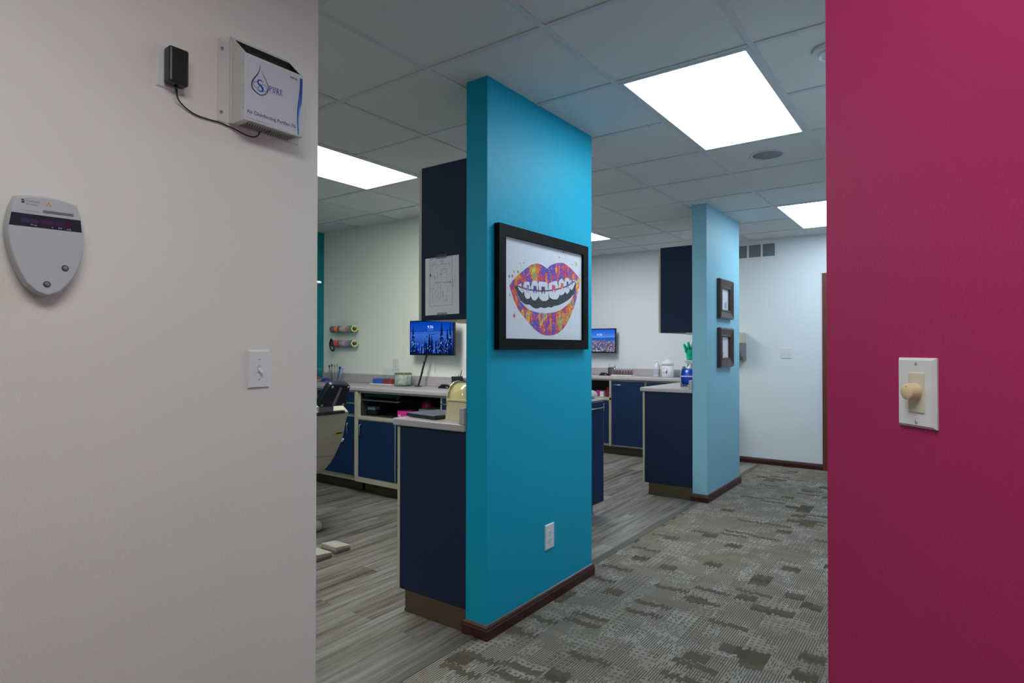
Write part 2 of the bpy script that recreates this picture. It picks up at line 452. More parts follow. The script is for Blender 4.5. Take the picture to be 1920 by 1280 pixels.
struct('baseboard_far', baseboard('', (-2.9, FY, 0), 0, 1.76), M_cherry, 'dark cherry baseboard along the far wall')
struct('baseboard_left', baseboard('', (LX, -2.5, 0), 90, 3.746, 0, 0), M_cherry)
# door at the end of the corridor
d = B().prism([(-1.144, 0), (-1.144, 2.122), (-.086, 2.122), (-.086, 0), (-.17, 0), (-.17, 2.04), (-1.06, 2.04), (-1.06, 0)], 'y', FY - .018, FY + .02)
dr = mk('door_1', d, M_cherrydoor); dr['kind'] = 'structure'; dr['label'] = 'dark wood door with casing at the corridor end'
mk('door_leaf', B().rbox(-1.06, -.17, FY + .03, FY + .07, .01, 2.04, .003), M_cherrydoor, dr)
mk('door_handle', B().cyl((-.24, FY + .03, 1.0), (-.24, FY - .02, 1.0), .012).rbox(-.34, -.23, FY - .03, FY - .015, .99, 1.01, .005), M_steel, dr)

# ------------------------------------------------------------------ ceiling lights
def troffer(i, j, label, mat):
    x0, y0 = GX + i * TT, GY + j * TT
    t = thing('ceiling_light', label, 'light', (x0 + TT / 2, y0 + TT, GZ), 0, 'recessed ceiling lights')
    a, c = TT / 2 - .0125, TT - .0125
    f = B()
    for (p0, p1, q0, q1) in ((-a, -a + .018, -c, c), (a - .018, a, -c, c), (-a + .018, a - .018, -c, -c + .018), (-a + .018, a - .018, c - .018, c)):
        f.box(p0, p1, q0, q1, -.001, .0055)
    mk('light_frame', f, M_ceilp, t)
    mk('diffuser', B().box(-a + .018, a - .018, -c + .018, c - .018, .0015, .0055), mat, t)
    return t
LB = 1.0
E_cor = emit('cool_diffuser', (.78, .92, 1.0), 12.0)
E_bay = emit('neutral_diffuser', (1.0, 1.0, .92), 20.0)
E_bay2 = emit('bay_diffuser', (1.0, 1.0, .98), 20.0)
E_hall = emit('warm_diffuser', (.96, 1.0, .98), 12.0)
troffer(0, 1, 'large bright ceiling light over the corridor beside the teal wall end', E_cor)
troffer(0, 6, 'bright ceiling light farther down the corridor by the magenta wall', E_cor)
troffer(-4, 0, 'bright ceiling light over the near bay left of the hanging cabinet', E_bay)
troffer(-4, 5, 'ceiling light over the far bay, a bright sliver right of the teal wall', E_bay2)
troffer(1, -4, 'warm ceiling light above the hall in front of the left wall', E_hall)
troffer(-4, -5, 'unseen ceiling light added behind the left wall to brighten the bays', E_bay)  # out-of-view fixture added to raise the ambient light in the bays
t = thing('ceiling_speaker', 'round white ceiling speaker just past the large corridor light', 'speaker', (-.958, 4.085, CZ))
mk('speaker_rim', B().lathe([(.105, 0), (.105, -.004), (.098, -.008), (.088, -.006), (.088, 0)], n=40), M_ceilp, t)
mk('speaker_grille', B().lathe([(.0, -.0035), (.088, -.0035), (.088, 0), (0, 0)], n=40), M_speaker, t)
t = thing('smoke_detector', 'white round smoke detector on the ceiling by the magenta wall top', 'detector', (-.40, 2.79, CZ))
mk('detector_base', B().lathe([(0, 0), (.072, 0), (.072, -.012), (.06, -.018), (0, -.018)]), M_plast, t)
mk('detector_chamber', B().lathe([(0, -.018), (.046, -.018), (.046, -.034), (.036, -.042), (0, -.044)]), M_plast, t)
t = thing('fire_sprinkler', 'small recessed sprinkler in the ceiling beside the magenta wall', 'sprinkler', (-.60, 4.17, CZ))
mk('escutcheon', B().lathe([(.04, 0), (.04, -.004), (.024, -.006), (.024, 0)]), M_plast, t)
mk('sprinkler_head', B().lathe([(0, -.022), (.014, -.022), (.014, -.018), (.006, -.016), (.006, 0), (0, 0)]), M_steel, t)

# ------------------------------------------------------------------ wall plates
def plate_body(w, h, d=.006, r=.0035):
    b = B(); a, c = w / 2, h / 2
    v = [(-a, 0, -c), (a, 0, -c), (a, 0, c), (-a, 0, c), (-a, -d * .35, -c), (a, -d * .35, -c), (a, -d * .35, c), (-a, -d * .35, c)]
    q = .0042
    v += [(-a + q, -d, -c + q), (a - q, -d, -c + q), (a - q, -d, c - q), (-a + q, -d, c - q)]
    return b.add(v, [(0, 1, 2, 3), (0, 4, 5, 1), (1, 5, 6, 2), (2, 6, 7, 3), (3, 7, 4, 0), (4, 8, 9, 5), (5, 9, 10, 6), (6, 10, 11, 7), (7, 11, 8, 4), (8, 11, 10, 9)])
def screw(t, x, z, y=-.006, r=.0034, m=None, ang=.6):
    b = B().lathe([(0, y - .0012), (r * .7, y - .0012), (r, y)], (x, 0, z), 16, axis='y')
    c, s_ = math.cos(ang), math.sin(ang)
    b.add([(x - c * r * .8 - s_ * .0005, y - .0014, z - s_ * r * .8 + c * .0005), (x + c * r * .8 - s_ * .0005, y - .0014, z + s_ * r * .8 + c * .0005),
           (x + c * r * .8 + s_ * .0005, y - .0014, z + s_ * r * .8 - c * .0005), (x - c * r * .8 + s_ * .0005, y - .0014, z - s_ * r * .8 - c * .0005)], [(0, 1, 2, 3)], 1)
    return mk('screw', b, [m or M_plastg, M_ink], t)
def toggle(t, x, z, m=M_plast, up=-1):
    c = mk('toggle_collar', B().box(x - .0055, x + .0055, -.0068, -.0055, z - .0125, z + .0125), M_plastg, t)
    b = B(); L = .014
    v = [(x - .0045, -.006, z - .005), (x + .0045, -.006, z - .005), (x + .0045, -.006, z + .005), (x - .0045, -.006, z + .005)]
    v += [(x - .0035, -.006 - L, z + up * .008 - .003), (x + .0035, -.006 - L, z + up * .008 - .003), (x + .0035, -.006 - L, z + up * .008 + .003), (x - .0035, -.006 - L, z + up * .008 + .003)]
    b.add(v, [(0, 1, 2, 3), (4, 7, 6, 5), (0, 4, 5, 1), (1, 5, 6, 2), (2, 6, 7, 3), (3, 7, 4, 0)])
    mk('toggle_lever', b, m, t, .001)
t = thing('light_switch', 'white single toggle light switch on the warm white left wall', 'switch', (LX, 1.0365, 1.248), 90)
mk('cover_plate', plate_body(.071, .115), M_plast, t); toggle(t, 0, 0); screw(t, 0, .030); screw(t, 0, -.030)
t = thing('light_switch', 'white double toggle light switch on the far wall beside the door', 'switch', (-1.51, FY, 1.259), 0)
mk('cover_plate', plate_body(.118, .118), M_plast, t)
for x in (-.023, .023): toggle(t, x, 0); screw(t, x, .03); screw(t, x, -.03)
def outlet(label, loc, rz, w=.072, h=.116):
    t = thing('wall_outlet', label, 'outlet', loc, rz)
    mk('cover_plate', plate_body(w, h), M_plast, t)
    for z in (.0195, -.0195):
        b = B().prism([(-.0165, z - .011), (-.010, z - .0145), (.010, z - .0145), (.0165, z - .011), (.0165, z + .011), (.010, z + .0145), (-.010, z + .0145), (-.0165, z + .011)], 'y', -.0075, -.004)
        b.box(-.0075, -.0052, -.0079, -.0074, z - .002, z + .007, 1).box(.0052, .0075, -.0079, -.0074, z - .001, z + .006, 1)
        b.cyl((0, -.0079, z - .0075), (0, -.0074, z - .0075), .0026, n=12, m=1)
        mk('receptacle', b, [M_plast, M_inkbk], t)
    screw(t, 0, 0); return t
outlet('white electrical outlet low on the teal wall end', (LX - .003, 2.677, .336), 90, .085, .128)
outlet('white electrical outlet on the near bay back wall behind the cotton jar', (-4.377, BY, 1.153), 0, .09, .117)

# rotary dimmer on the magenta wall (frame: corner of the wall, local x along the wall)
def pinkpt(s, z): return (-.206 + .70711 * s, 1.358 - .70711 * s, z)
t = thing('dimmer_switch', 'rotary dimmer with almond knob and white plate on the magenta wall', 'dimmer', pinkpt(.2255, 1.2405), -45)
mk('cover_plate', plate_body(.0755, .114, .0075), M_plast, t)
mk('dimmer_insert', B().rbox(-.0135, .0195, -.0095, -.005, -.033, .0335, .0025), M_ivoryl, t)
mk('knob', B().lathe([(0, -.0265), (.0120, -.0265), (.0132, -.0252), (.0138, -.009)], (.003, 0, .002), 28, axis='y').cyl((.003, -.0268, .0105), (.003, -.0264, .0105), .0008, n=10, m=1), [M_ivory, M_inkbk], t)
screw(t, .0025, .048, -.0075, .0036, None, .9); screw(t, .0025, -.0475, -.0075, .0036, None, 1.5)

# power adapter and its outlet
t = thing('wall_outlet', 'white outlet plate high on the left wall behind the black adapter', 'outlet', (LX, .776, 2.063), 90)
mk('cover_plate', plate_body(.074, .114), M_plast, t)
t = thing('power_adapter', 'black plug-in power adapter with cord to the wall purifier', 'adapter', (LX, .781, 2.06), 90)
mk('adapter_body', B().rbox(-.026, .025, -.043, -.0075, -.047, .05, .006), M_black, t)
mk('strain_relief', B().cyl((-.002, -.024, -.044), (.002, -.022, -.064), .0042, .0028, 14), M_black, t)
P_ = [(.781 + .002, -.022, 1.997), (.789, -.016, 1.984), (.803, -.009, 1.974), (.822, -.006, 1.965), (.846, -.005, 1.958), (.88, -.005, 1.957), (.909, -.005, 1.958),
      (.935, -.005, 1.955), (.957, -.008, 1.950), (.975, -.014, 1.943), (.99, -.02, 1.938), (1.008, -.022, 1.940), (1.02, -.022, 1.950), (1.024, -.022, 1.963)]
def smooth(pts, k=5):
    out = []; n = len(pts)
    for i in range(n - 1):
        p0, p1, p2, p3 = (Vector(pts[max(i - 1, 0)]), Vector(pts[i]), Vector(pts[i + 1]), Vector(pts[min(i + 2, n - 1)]))
        for s in range(k):
            u = s / k
            out.append(.5 * ((2 * p1) + (p2 - p0) * u + (2 * p0 - 5 * p1 + 4 * p2 - p3) * u * u + (3 * p1 - p0 - 3 * p2 + p3) * u ** 3))
    out.append(Vector(pts[-1])); return out
mk('power_cord', B().tube(smooth([(a - .781, b, c - 2.06) for a, b, c in P_]), .0019, 8), M_black, t)

# ------------------------------------------------------------------ wall air purifier
t = thing('air_purifier', 'white metal wall air purifier with blue logo and printed front', 'purifier', (LX, .942, 1.962), 90)
W_, D_, HF, HB = .191, .08, .188, .261
hs = B()
n0 = [(0, 0), (-D_, 0), (-D_, HF), (0, HB)]
hs.add([(0, y, z) for y, z in n0] + [(W_, y, z) for y, z in n0],
       [(3, 2, 1, 0), (4, 5, 6, 7), (0, 1, 5, 4), (1, 2, 6, 5), (3, 0, 4, 7)])
# sloped top with an opening
def slope(u, x, dy=0): return (x, -D_ + u * D_, HF + u * (HB - HF) + dy)
o4 = [slope(0, 0), slope(0, W_), slope(1, W_), slope(1, 0)]; i4 = [slope(.06, .006), slope(.06, W_ - .006), slope(.8, W_ - .006), slope(.8, .006)]
hs.add(o4 + i4, [(0, 1, 5, 4), (1, 2, 6, 5), (2, 3, 7, 6), (3, 0, 4, 7)])
mk('housing', hs, M_metalw, t)
fo = B().add(i4 + [(p[0], p[1], p[2] - .012) for p in i4], [(4, 5, 6, 7), (0, 1, 5, 4), (1, 2, 6, 5), (2, 3, 7, 6), (3, 0, 4, 7)])
mk('filter_opening', fo, M_dark, t)
fl = B().box(-.037, -.0005, -.0025, 0, .002, .238).box(-.0035, -.0005, -.012, -.0025, .002, .246)
mk('mounting_flange', fl, M_metalw, t)
mk('mounting_flange', B().box(W_ + .0005, W_ + .037, -.0025, 0, .002, .238), M_metalw, t)
for (x, z) in ((-.027, .212), (-.028, .028)):
    mk('screw', B().lathe([(0, -.009), (.0035, -.0085), (.0042, -.006), (.0042, -.0025)], (x, 0, z), 14, axis='y').box(x - .003, x + .003, -.0094, -.0088, z - .0006, z + .0006, 1), [M_steel, M_inkbk], t)
for (y, z) in ((-.070, .163), (-.070, .098), (-.072, .034), (-.034, .210)):
    mk('rivet', B().lathe([(0, -.0022), (.0022, -.0012), (.0026, 0)], (0, y, z), 12, axis='x'), M_steel, t)
# underside vent: fan slots
vg = B()
vg.box(.018, W_ - .012, -D_ + .010, -.012, -.0008, -.0002, 0)
cx, cy = W_ / 2 + .002, -D_ / 2
for k in range(20):
    a = (k - 9.5) / 9.5; x = cx + a * .076; bow = .010 * (1 - abs(a)) * (1 if a >= 0 else -1)
    pts = []
    for s in range(7):
        u = s / 6; pts.append((x + math.sin(u * PI) * (.006 if a < 0 else -.006), cy - .019 + .038 * u))
    v = []
    for (px, py) in pts: v += [(px - .0014, py, -.0011), (px + .0014, py, -.0011)]
    vg.add(v, [(2 * i, 2 * i + 1, 2 * i + 3, 2 * i + 2) for i in range(6)], 1)
mk('vent_grille', vg, [plain('grey_vent_metal', (150, 148, 142), .5), M_dark], t)
pr = B(); y = -D_ - .0004
pr.flat([(.003, .002), (W_ - .002, .002), (W_ - .002, HF - .003), (.003, HF - .003)], y, 0)
y -= .0003
drop = [(p.x, p.y) for p in smooth([(a, b, 0) for a, b in [(.0465, .172), (.0455, .158), (.040, .143), (.031, .129), (.024, .117), (.021, .104), (.025, .093), (.036, .086), (.048, .083), (.060, .088), (.069, .098), (.073, .112), (.070, .122), (.063, .135), (.056, .146), (.052, .154)]], 4)]
dw = [.0005, .0018, .0028, .0035, .0040, .0042, .0040, .0034, .003, .0028, .0026, .0024, .0022, .002, .0016, .0004]
dw = [dw[i // 4] * (1 - (i % 4) / 4) + dw[min(i // 4 + 1, 15)] * (i % 4) / 4 for i in range(len(drop))]
pr.line(drop, dw, y, 1)
pr.ring((.035, .109), .0085, .0022, y - .0001, 2, 28); pr.ring((.060, .107), .0095, .0022, y - .0001, 2, 28)
S = [(.0560, .1205), (.0530, .1245), (.0475, .1262), (.0415, .1240), (.0390, .1190), (.0415, .1145), (.0475, .1110), (.0540, .1065), (.0560, .1005), (.0535, .0955), (.0475, .0938), (.0410, .0955), (.0385, .0995)]
pr.line(S, [.001, .0028, .0034, .0044, .0052, .0056, .0060, .0056, .0052, .0044, .0034, .0028, .001], y - .0002, 3)
# PURE in serif capitals
def serif(x, z, h, glyph):
    w, th, k, q = h * .62, .0011, .0026, y - .0001
    def stem(px): pr.flat([(px - k / 2, z), (px + k / 2, z), (px + k / 2, z + h), (px - k / 2, z + h)], q, 3)
    def foot(px, pz): pr.flat([(px - k, pz - th / 2), (px + k, pz - th / 2), (px + k, pz + th / 2), (px - k, pz + th / 2)], q, 3)
    if glyph == 'P' or glyph == 'R':
        stem(x + .002); foot(x + .002, z); foot(x + .002, z + h)
        bw = [(x + .003, z + h), (x + w * .62, z + h * .98), (x + w * .86, z + h * .76), (x + w * .62, z + h * .51), (x + .003, z + h * .48)]
        pr.line([(p.x, p.y) for p in smooth([(a, b, 0) for a, b in bw])], .0019, q, 3)
        if glyph == 'R': pr.line([(x + w * .45, z + h * .5), (x + w * 1.0, z)], .0024, q, 3); foot(x + w * 1.02, z)
    if glyph == 'U':
        u = [(x + .002, z + h), (x + .002, z + h * .3), (x + w * .28, z + h * .05), (x + w * .6, z + h * .05), (x + w * .9, z + h * .3), (x + w * .9, z + h)]
        pr.line([(p.x, p.y) for p in smooth([(a, b, 0) for a, b in u])], .0021, q, 3); foot(x + .002, z + h); foot(x + w * .9, z + h)
    if glyph == 'E':
        stem(x + .002); foot(x + .002, z); foot(x + .002, z + h)
        for zz, ww in ((0, .95), (.5, .7), (1, .9)): pr.line([(x + .002, z + h * zz), (x + w * ww, z + h * zz)], .0015, q, 3)
        for zz in (.1, .9): pr.line([(x + w * .92, z + h * zz - .0012), (x + w * .92, z + h * zz + .0012)], .001, q, 3)
for gx, gl in ((.0755, 'P'), (.0865, 'U'), (.0990, 'R'), (.1110, 'E')): serif(gx, .1055, .0145, gl)
pr.text('Cleaner  Healthier', .0775, .1005, .038, .0024, y, 4)
pr.text('ADP-70', .1445, .1685, .0255, .0058, y, 5, .02)
pr.text('Air Disinfecting Purifier-70', .0060, .0165, .158, .0145, y, 6, .012)
pr.text('Professional air purification system', .004, .0048, .075, .0028, y, 6, .01)
sw = [(.1790, .1795), (.1885, .1795), (.1880, .150), (.1868, .125), (.1850, .105), (.1815, .085), (.1785, .062), (.1770, .04), (.1762, .02), (.1752, .002), (.1735, .002), (.1715, .015), (.1695, .035), (.1690, .055), (.1695, .075), (.1715, .095), (.1745, .115), (.1770, .135), (.1785, .155)]
pr.flat(sw, y, 3)
pr.line([(.1770, .128), (.1800, .105), (.1770, .085), (.1738, .06), (.1728, .035), (.1735, .012)], [.0004, .0028, .0045, .0050, .0045, .0005], y - .0001, 7)
pr.line([(.1835, .098), (.1790, .072), (.1760, .045), (.1755, .02)], [.0004, .0030, .0022, .0004], y - .0001, 0)
mk('printed_front', pr, [plain('matte_white_print', (196, 196, 208), .5, 0, .4, .01), M_navyink, plain('slate_ink', (96, 130, 172), .6), M_blueink, M_ink, M_inkbk, plain('slate_grey_ink', (74, 76, 88), .7), M_blueink2], t)

# ------------------------------------------------------------------ exposure control panel on the left wall
t = thing('control_panel', 'white shield-shaped wall control panel with dark display strip and two buttons', 'control panel', (LX, .49, 1.43), 90)
face = [(-.053, .217), (-.028, .223), (.002, .226), (.032, .2235), (.063, .217), (.0695, .196), (.0745, .174), (.077, .151), (.077, .13), (.0745, .101), (.069, .077), (.061, .055), (.048, .032),
        (.030, .0105), (.007, -.001), (-.014, .0065), (-.033, .026), (-.0445, .048), (-.0535, .071), (-.060, .093), (-.0645, .115), (-.067, .136), (-.067, .152), (-.065, .171), (-.060, .195)]
def loopface(sc, y, dz=0, c=(.005, .11)): return [(c[0] + (a - c[0]) * sc, y, c[1] + (b - c[1]) * sc + dz) for a, b in face]
sh = B(); n = len(face); rings = [(.94, 0), (1.0, -.004), (1.02, -.018), (1.005, -.030), (.985, -.035), (.96, -.0368)]
vv = []
for sc_, yy in rings: vv += loopface(sc_, yy)
sh.add(vv, [(k * n + i, k * n + (i + 1) % n, (k + 1) * n + (i + 1) % n, (k + 1) * n + i) for k in range(len(rings) - 1) for i in range(n)], 0, True)
sh.add(vv, [[(len(rings) - 1) * n + i for i in range(n)], list(range(n))[::-1]], 0)
mk('panel_shell', sh, plain('cool_white_plastic', (182, 186, 192), .38, 0, .45, .02), t)
y = -.0372
mk('display_strip', B().flat([(-.0615, .1800), (.0690, .1825), (.0715, .1540), (-.0655, .1515)], y, 0)
   .flat([(-.045, .169), (-.013, .170), (-.013, .161), (-.044, .160)], y - .0002, 1).flat([(-.008, .170), (.017, .171), (.017, .163), (-.008, .162)], y - .0002, 2)
   .flat([(.021, .171), (.0345, .172), (.0345, .162), (.021, .161)], y - .0002, 2).flat([(.039, .173), (.0515, .174), (.0515, .164), (.039, .163)], y - .0002, 3)
   .text('Prog.', -.026, .1548, .011, .0042, y - .0003, 4).text('s', .0125, .1555, .0025, .0028, y - .0003, 4).text('kV', .0255, .1555, .007, .0042, y - .0003, 4).text('mA', .0415, .1555, .0085, .0042, y - .0003, 4),
   [plain('dark_slate_gloss', (40, 43, 58), .5, 0, .15), plain('violet_grey_window', (62, 56, 84), .25), plain('plum_window', (66, 40, 78), .25), plain('wine_window', (74, 20, 62), .25), plain('legend_white', (190, 190, 204), .6)], t)
for bx, bz in ((.0392, .0665), (.0045, .0265)):
    q = mk('push_button', B().lathe([(0, -.0392), (.0045, -.0390), (.0052, -.0372)], (bx, 0, bz), 20, axis='y'), plain('grey_button', (120, 124, 136), .4), t)
    mk('button_ring', B().lathe([(.0052, -.0370), (.0054, -.0384), (.0068, -.0380), (.0072, -.0366)], (bx, 0, bz), 24, axis='y'), plain('dark_button_ring', (50, 52, 64), .4), q)
pt = B()
pt.flat([(-.0445, .2115), (-.0400, .2115), (-.0375, .2085), (-.0430, .2085)], y, 0).flat([(-.0440, .2072), (-.0375, .2072), (-.0395, .2035), (-.0430, .2035)], y, 0)
pt.text('Dentsply', -.035, .2062, .026, .0058, y, 1).text('Sirona', -.035, .2005, .020, .0046, y, 1)
pt.text('Orthophos', -.045, .1855, .035, .0040, y, 4)
for k in range(3):     # radiation trefoil
    a0 = PI / 2 + k * 2 * PI / 3 - .5
    pt.add([(.0065, y, .2075)] + [(.0065 + .0046 * math.cos(a0 + s * .2), y, .2075 + .0056 * math.sin(a0 + s * .2)) for s in range(6)], [[0, 1, 2, 3, 4, 5, 6]], 2)
for r_ in range(4):
    zz = .1928 - r_ * .0017
    pt.line([(-.0045, zz), (.055, zz + .0018)], .0010, y, 3)
mk('printed_legend', pt, [M_inkbk, plain('soft_grey_ink', (120, 122, 134), .7), plain('amber_ink', (216, 140, 44), .6), M_ink, plain('pale_grey_ink', (158, 160, 168), .7)], t)

# ------------------------------------------------------------------ pictures
t = thing('framed_picture', 'large black framed print of colourful lips with braces on the teal wall', 'picture', (LX - .003, 2.207, 1.305), 90)
W_, H_ = .835, .582
fr = B(); e = .052
for (x0, x1, z0, z1) in ((0, W_, 0, e), (0, W_, H_ - e, H_), (0, e, e, H_ - e), (W_ - e, W_, e, H_ - e)): fr.box(x0, x1, -.03, 0, z0, z1)
mk('frame', fr, M_framebk, t)
# print coordinates measured from (2.262, 1.344)
ox, oz = 2.262 - 2.207, 1.344 - 1.305
A = lambda L_: [(a + ox, b + oz) for a, b in L_]
y = -.0145; pr = B().flat([(e, e), (W_ - e, e), (W_ - e, H_ - e), (e, H_ - e)], y, 0)
def spl(pts, k=4): return [(p.x, p.y) for p in smooth([(a, b, 0) for a, b in pts], k)]
up = spl([(.043, .263), (.082, .298), (.161, .347), (.239, .385), (.300, .393), (.342, .386), (.371, .376)]) + spl([(.371, .376), (.406, .398), (.473, .418), (.541, .423), (.613, .403), (.674, .375), (.718, .351)])[1:]
upin = spl([(.718, .351), (.680, .341), (.655, .342), (.589, .335), (.530, .320), (.467, .305), (.385, .288), (.311, .286), (.239, .285), (.171, .276), (.110, .267), (.077, .260), (.043, .263)])
pr.flat(A(up + upin[1:-1]), y - .0004, 1)
lo = spl([(.043, .263), (.059, .232), (.091, .181), (.133, .140), (.200, .096), (.270, .056), (.342, .035), (.417, .035), (.484, .049), (.553, .087), (.613, .150), (.661, .221), (.692, .286), (.718, .351)])
loin = spl([(.718, .351), (.680, .338), (.661, .325), (.649, .290), (.639, .258), (.589, .212), (.507, .173), (.417, .152), (.332, .146), (.250, .150), (.190, .163), (.135, .195), (.100, .239), (.077, .260), (.043, .263)])
pr.flat(A(lo + loin[1:-1]), y - .0004, 1)
pr.flat(A([(.082, .261), (.11, .268), (.239, .29), (.385, .292), (.53, .322), (.655, .342), (.668, .315), (.643, .262), (.553, .212), (.484, .187), (.417, .172), (.29, .16), (.19, .167), (.135, .197), (.1, .241)]), y - .0006, 2)
pr.flat(A([(.135, .197), (.165, .184), (.19, .181), (.21, .183), (.24, .170), (.262, .166), (.285, .167), (.311, .175), (.342, .171), (.385, .180), (.412, .178), (.439, .188), (.484, .195), (.541, .213), (.60, .236), (.643, .267), (.6, .217), (.507, .176), (.417, .152), (.332, .147), (.25, .151), (.19, .165)]), y - .0008, 0)
teeth = [[(.107, .268), (.142, .281), (.161, .273), (.163, .248), (.145, .237), (.124, .248)],
         [(.166, .289), (.205, .293), (.215, .266), (.221, .230), (.205, .213), (.185, .211), (.171, .222), (.163, .251)],
         [(.225, .273), (.240, .302), (.275, .303), (.290, .278), (.288, .227), (.262, .208), (.238, .210), (.222, .228)],
         [(.295, .301), (.368, .305), (.379, .256), (.381, .222), (.355, .211), (.325, .210), (.303, .220), (.290, .255)],
         [(.390, .301), (.461, .322), (.478, .287), (.485, .243), (.462, .226), (.425, .224), (.398, .232), (.387, .257)],
         [(.484, .318), (.512, .338), (.541, .323), (.549, .275), (.530, .257), (.503, .250), (.489, .256)],
         [(.547, .326), (.559, .346), (.589, .345), (.600, .310), (.592, .277), (.570, .262), (.551, .272)],
         [(.600, .334), (.619, .345), (.655, .342), (.649, .320), (.625, .289), (.605, .290)]]
for q in teeth:
    tx = sum(p[0] for p in q) / len(q); tz = sum(p[1] for p in q) / len(q)
    q2 = [(tx + (a - tx) * 1.10, tz + (b - tz) * 1.05) for a, b in q]
    sm = []
    for i in range(len(q2)):       # round the corners
        p0, p1, p2 = q2[i - 1], q2[i], q2[(i + 1) % len(q2)]
        for u in (.3, .12): sm.append((p1[0] + (p0[0] - p1[0]) * u, p1[1] + (p0[1] - p1[1]) * u))
        sm.append((p1[0] * .9 + (p0[0] + p2[0]) * .05, p1[1] * .9 + (p0[1] + p2[1]) * .05))
        for u in (.12, .3): sm.append((p1[0] + (p2[0] - p1[0]) * u, p1[1] + (p2[1] - p1[1]) * u))
    pr.flat(A(sm), y - .0010, 0)
pr.line(A(spl([(.10, .268), (.147, .261), (.195, .256), (.255, .256), (.331, .259), (.434, .272), (.515, .290), (.572, .304), (.619, .325), (.655, .338)])), .008, y - .0012, 3)
for k, (bx, bz) in enumerate([(.147, .263), (.195, .258), (.258, .259), (.333, .261), (.434, .277), (.518, .296), (.574, .308), (.622, .328)]):
    w = (.007, .010, .014, .016, .016, .013, .010, .007)[k]
    pr.flat(A([(bx - w, bz - .016), (bx + w, bz - .016), (bx + w, bz + .020), (bx - w, bz + .020)]), y - .0014, (3, 4, 5, 6, 7, 8, 5, 6)[k])
    pr.flat(A([(bx - w * .45, bz - .030), (bx + w * .45, bz - .030), (bx + w * .45, bz - .006), (bx - w * .45, bz - .006)]), y - .0016, 0)
cols = [3, 8, 9, 9, 8, 7, 10, 7, 9, 8, 2, 10, 8, 3, 5, 2]
spots = [(.535, .484), (.492, .45), (.668, .434), (.08, .332), (.112, .336), (.066, .31), (.041, .306), (.082, .122), (.046, .218), (.084, .16), (.161, .383), (.625, .426), (.705, .375), (.131, .376), (.553, .464), (.176, .401)]
rad = [5, 5, 10, 7, 6, 7, 7, 8, 6, 3, 3, 4, 4, 3, 2, 2]
def spot(x, z, r, m): pr.add([(x + math.cos(k * PI / 5) * r, y - .0005, z + math.sin(k * PI / 5) * r * 1.15) for k in range(10)], [list(range(10))], m)
for (x, z), r, m in zip(spots, rad, cols): spot(x + ox, z + oz, r * .001, m)
for k in range(70):
    a, b = random.choice([(.06, .24), (.12, .36), (.55, .45), (.68, .41), (.09, .15), (.70, .33)])
    spot(a + ox + random.gauss(0, .03), b + oz + random.gauss(0, .03), random.uniform(.0008, .0022), random.choice(cols))
mk('lips_print', pr, [M_paper, M_lips, M_mouth, plain('print_plum', (128, 52, 96), .7), plain('print_lilac', (130, 110, 190), .7), plain('print_indigo', (54, 46, 150), .7), plain('print_slate', (60, 58, 92), .7),
                      plain('print_rose', (206, 70, 120), .7), plain('print_orange', (200, 110, 60), .7), plain('print_lime', (196, 190, 60), .7), plain('print_teal', (60, 160, 160), .7)], t)
mk('glass_pane', B().box(e, W_ - e, -.0195, -.0180, e, H_ - e), M_glass, t)

def small_frame(z, label, lines):
    t = thing('framed_picture', label, 'picture', (LX + .003, 5.435, z), 90, 'small dark frames on the pale blue wall end')
    w, h = .40, .356
    # moulding: high outer edge falling to a step, then a deep inner lip
    prof = [(0, 0), (0, -.028), (.012, -.036), (.062, -.022), (.070, -.026), (.082, -.024), (.086, -.006), (.086, 0)]
    b = B(); v = []
    for (i, yy) in prof:
        v += [(i, yy, i), (w - i, yy, i), (w - i, yy, h - i), (i, yy, h - i)]
    k = len(prof)
    b.add(v, [(a * 4 + c, a * 4 + (c + 1) % 4, (a + 1) * 4 + (c + 1) % 4, (a + 1) * 4 + c) for a in range(k - 1) for c in range(4)])
    mk('frame', b, M_walnut, t)
    q = B().flat([(.08, .08), (w - .08, .08), (w - .08, h - .08), (.08, h - .08)], -.005, 0)
    for (kind, *a) in lines:
        if kind == 'l': q.line([(a[0], a[1]), (a[2], a[3])], .0022, -.0054, 1)
        if kind == 'r': q.ring((a[0], a[1]), a[2], .0018, -.0054, 1, 24)
        if kind == 'b': q.flat([(a[0], a[1]), (a[2], a[1]), (a[2], a[3]), (a[0], a[3])], -.0053, 2)
    mk('print', q, [M_paper, plain('faint_print_ink', (150, 156, 176), .8), plain('grey_photo_ink', (120, 130, 150), .8)], t)
    mk('glass_pane', B().box(.083, w - .083, -.0095, -.0085, .083, h - .083), M_glass, t)
small_frame(1.578, 'upper dark wood frame with a sketch on the pale blue wall end',
            [('r', .16, .24, .03), ('l', .12, .20, .22, .20), ('l', .12, .188, .27, .188), ('l', .12, .176, .20, .176), ('b', .20, .10, .235, .15), ('b', .24, .095, .265, .165), ('l', .25, .165, .28, .185)])
small_frame(1.141, 'lower dark wood frame with a certificate on the pale blue wall end',
            [('l', .16, .25, .25, .25), ('l', .13, .19, .22, .19), ('l', .13, .18, .19, .18), ('b', .15, .10, .17, .135), ('l', .18, .10, .24, .10)])

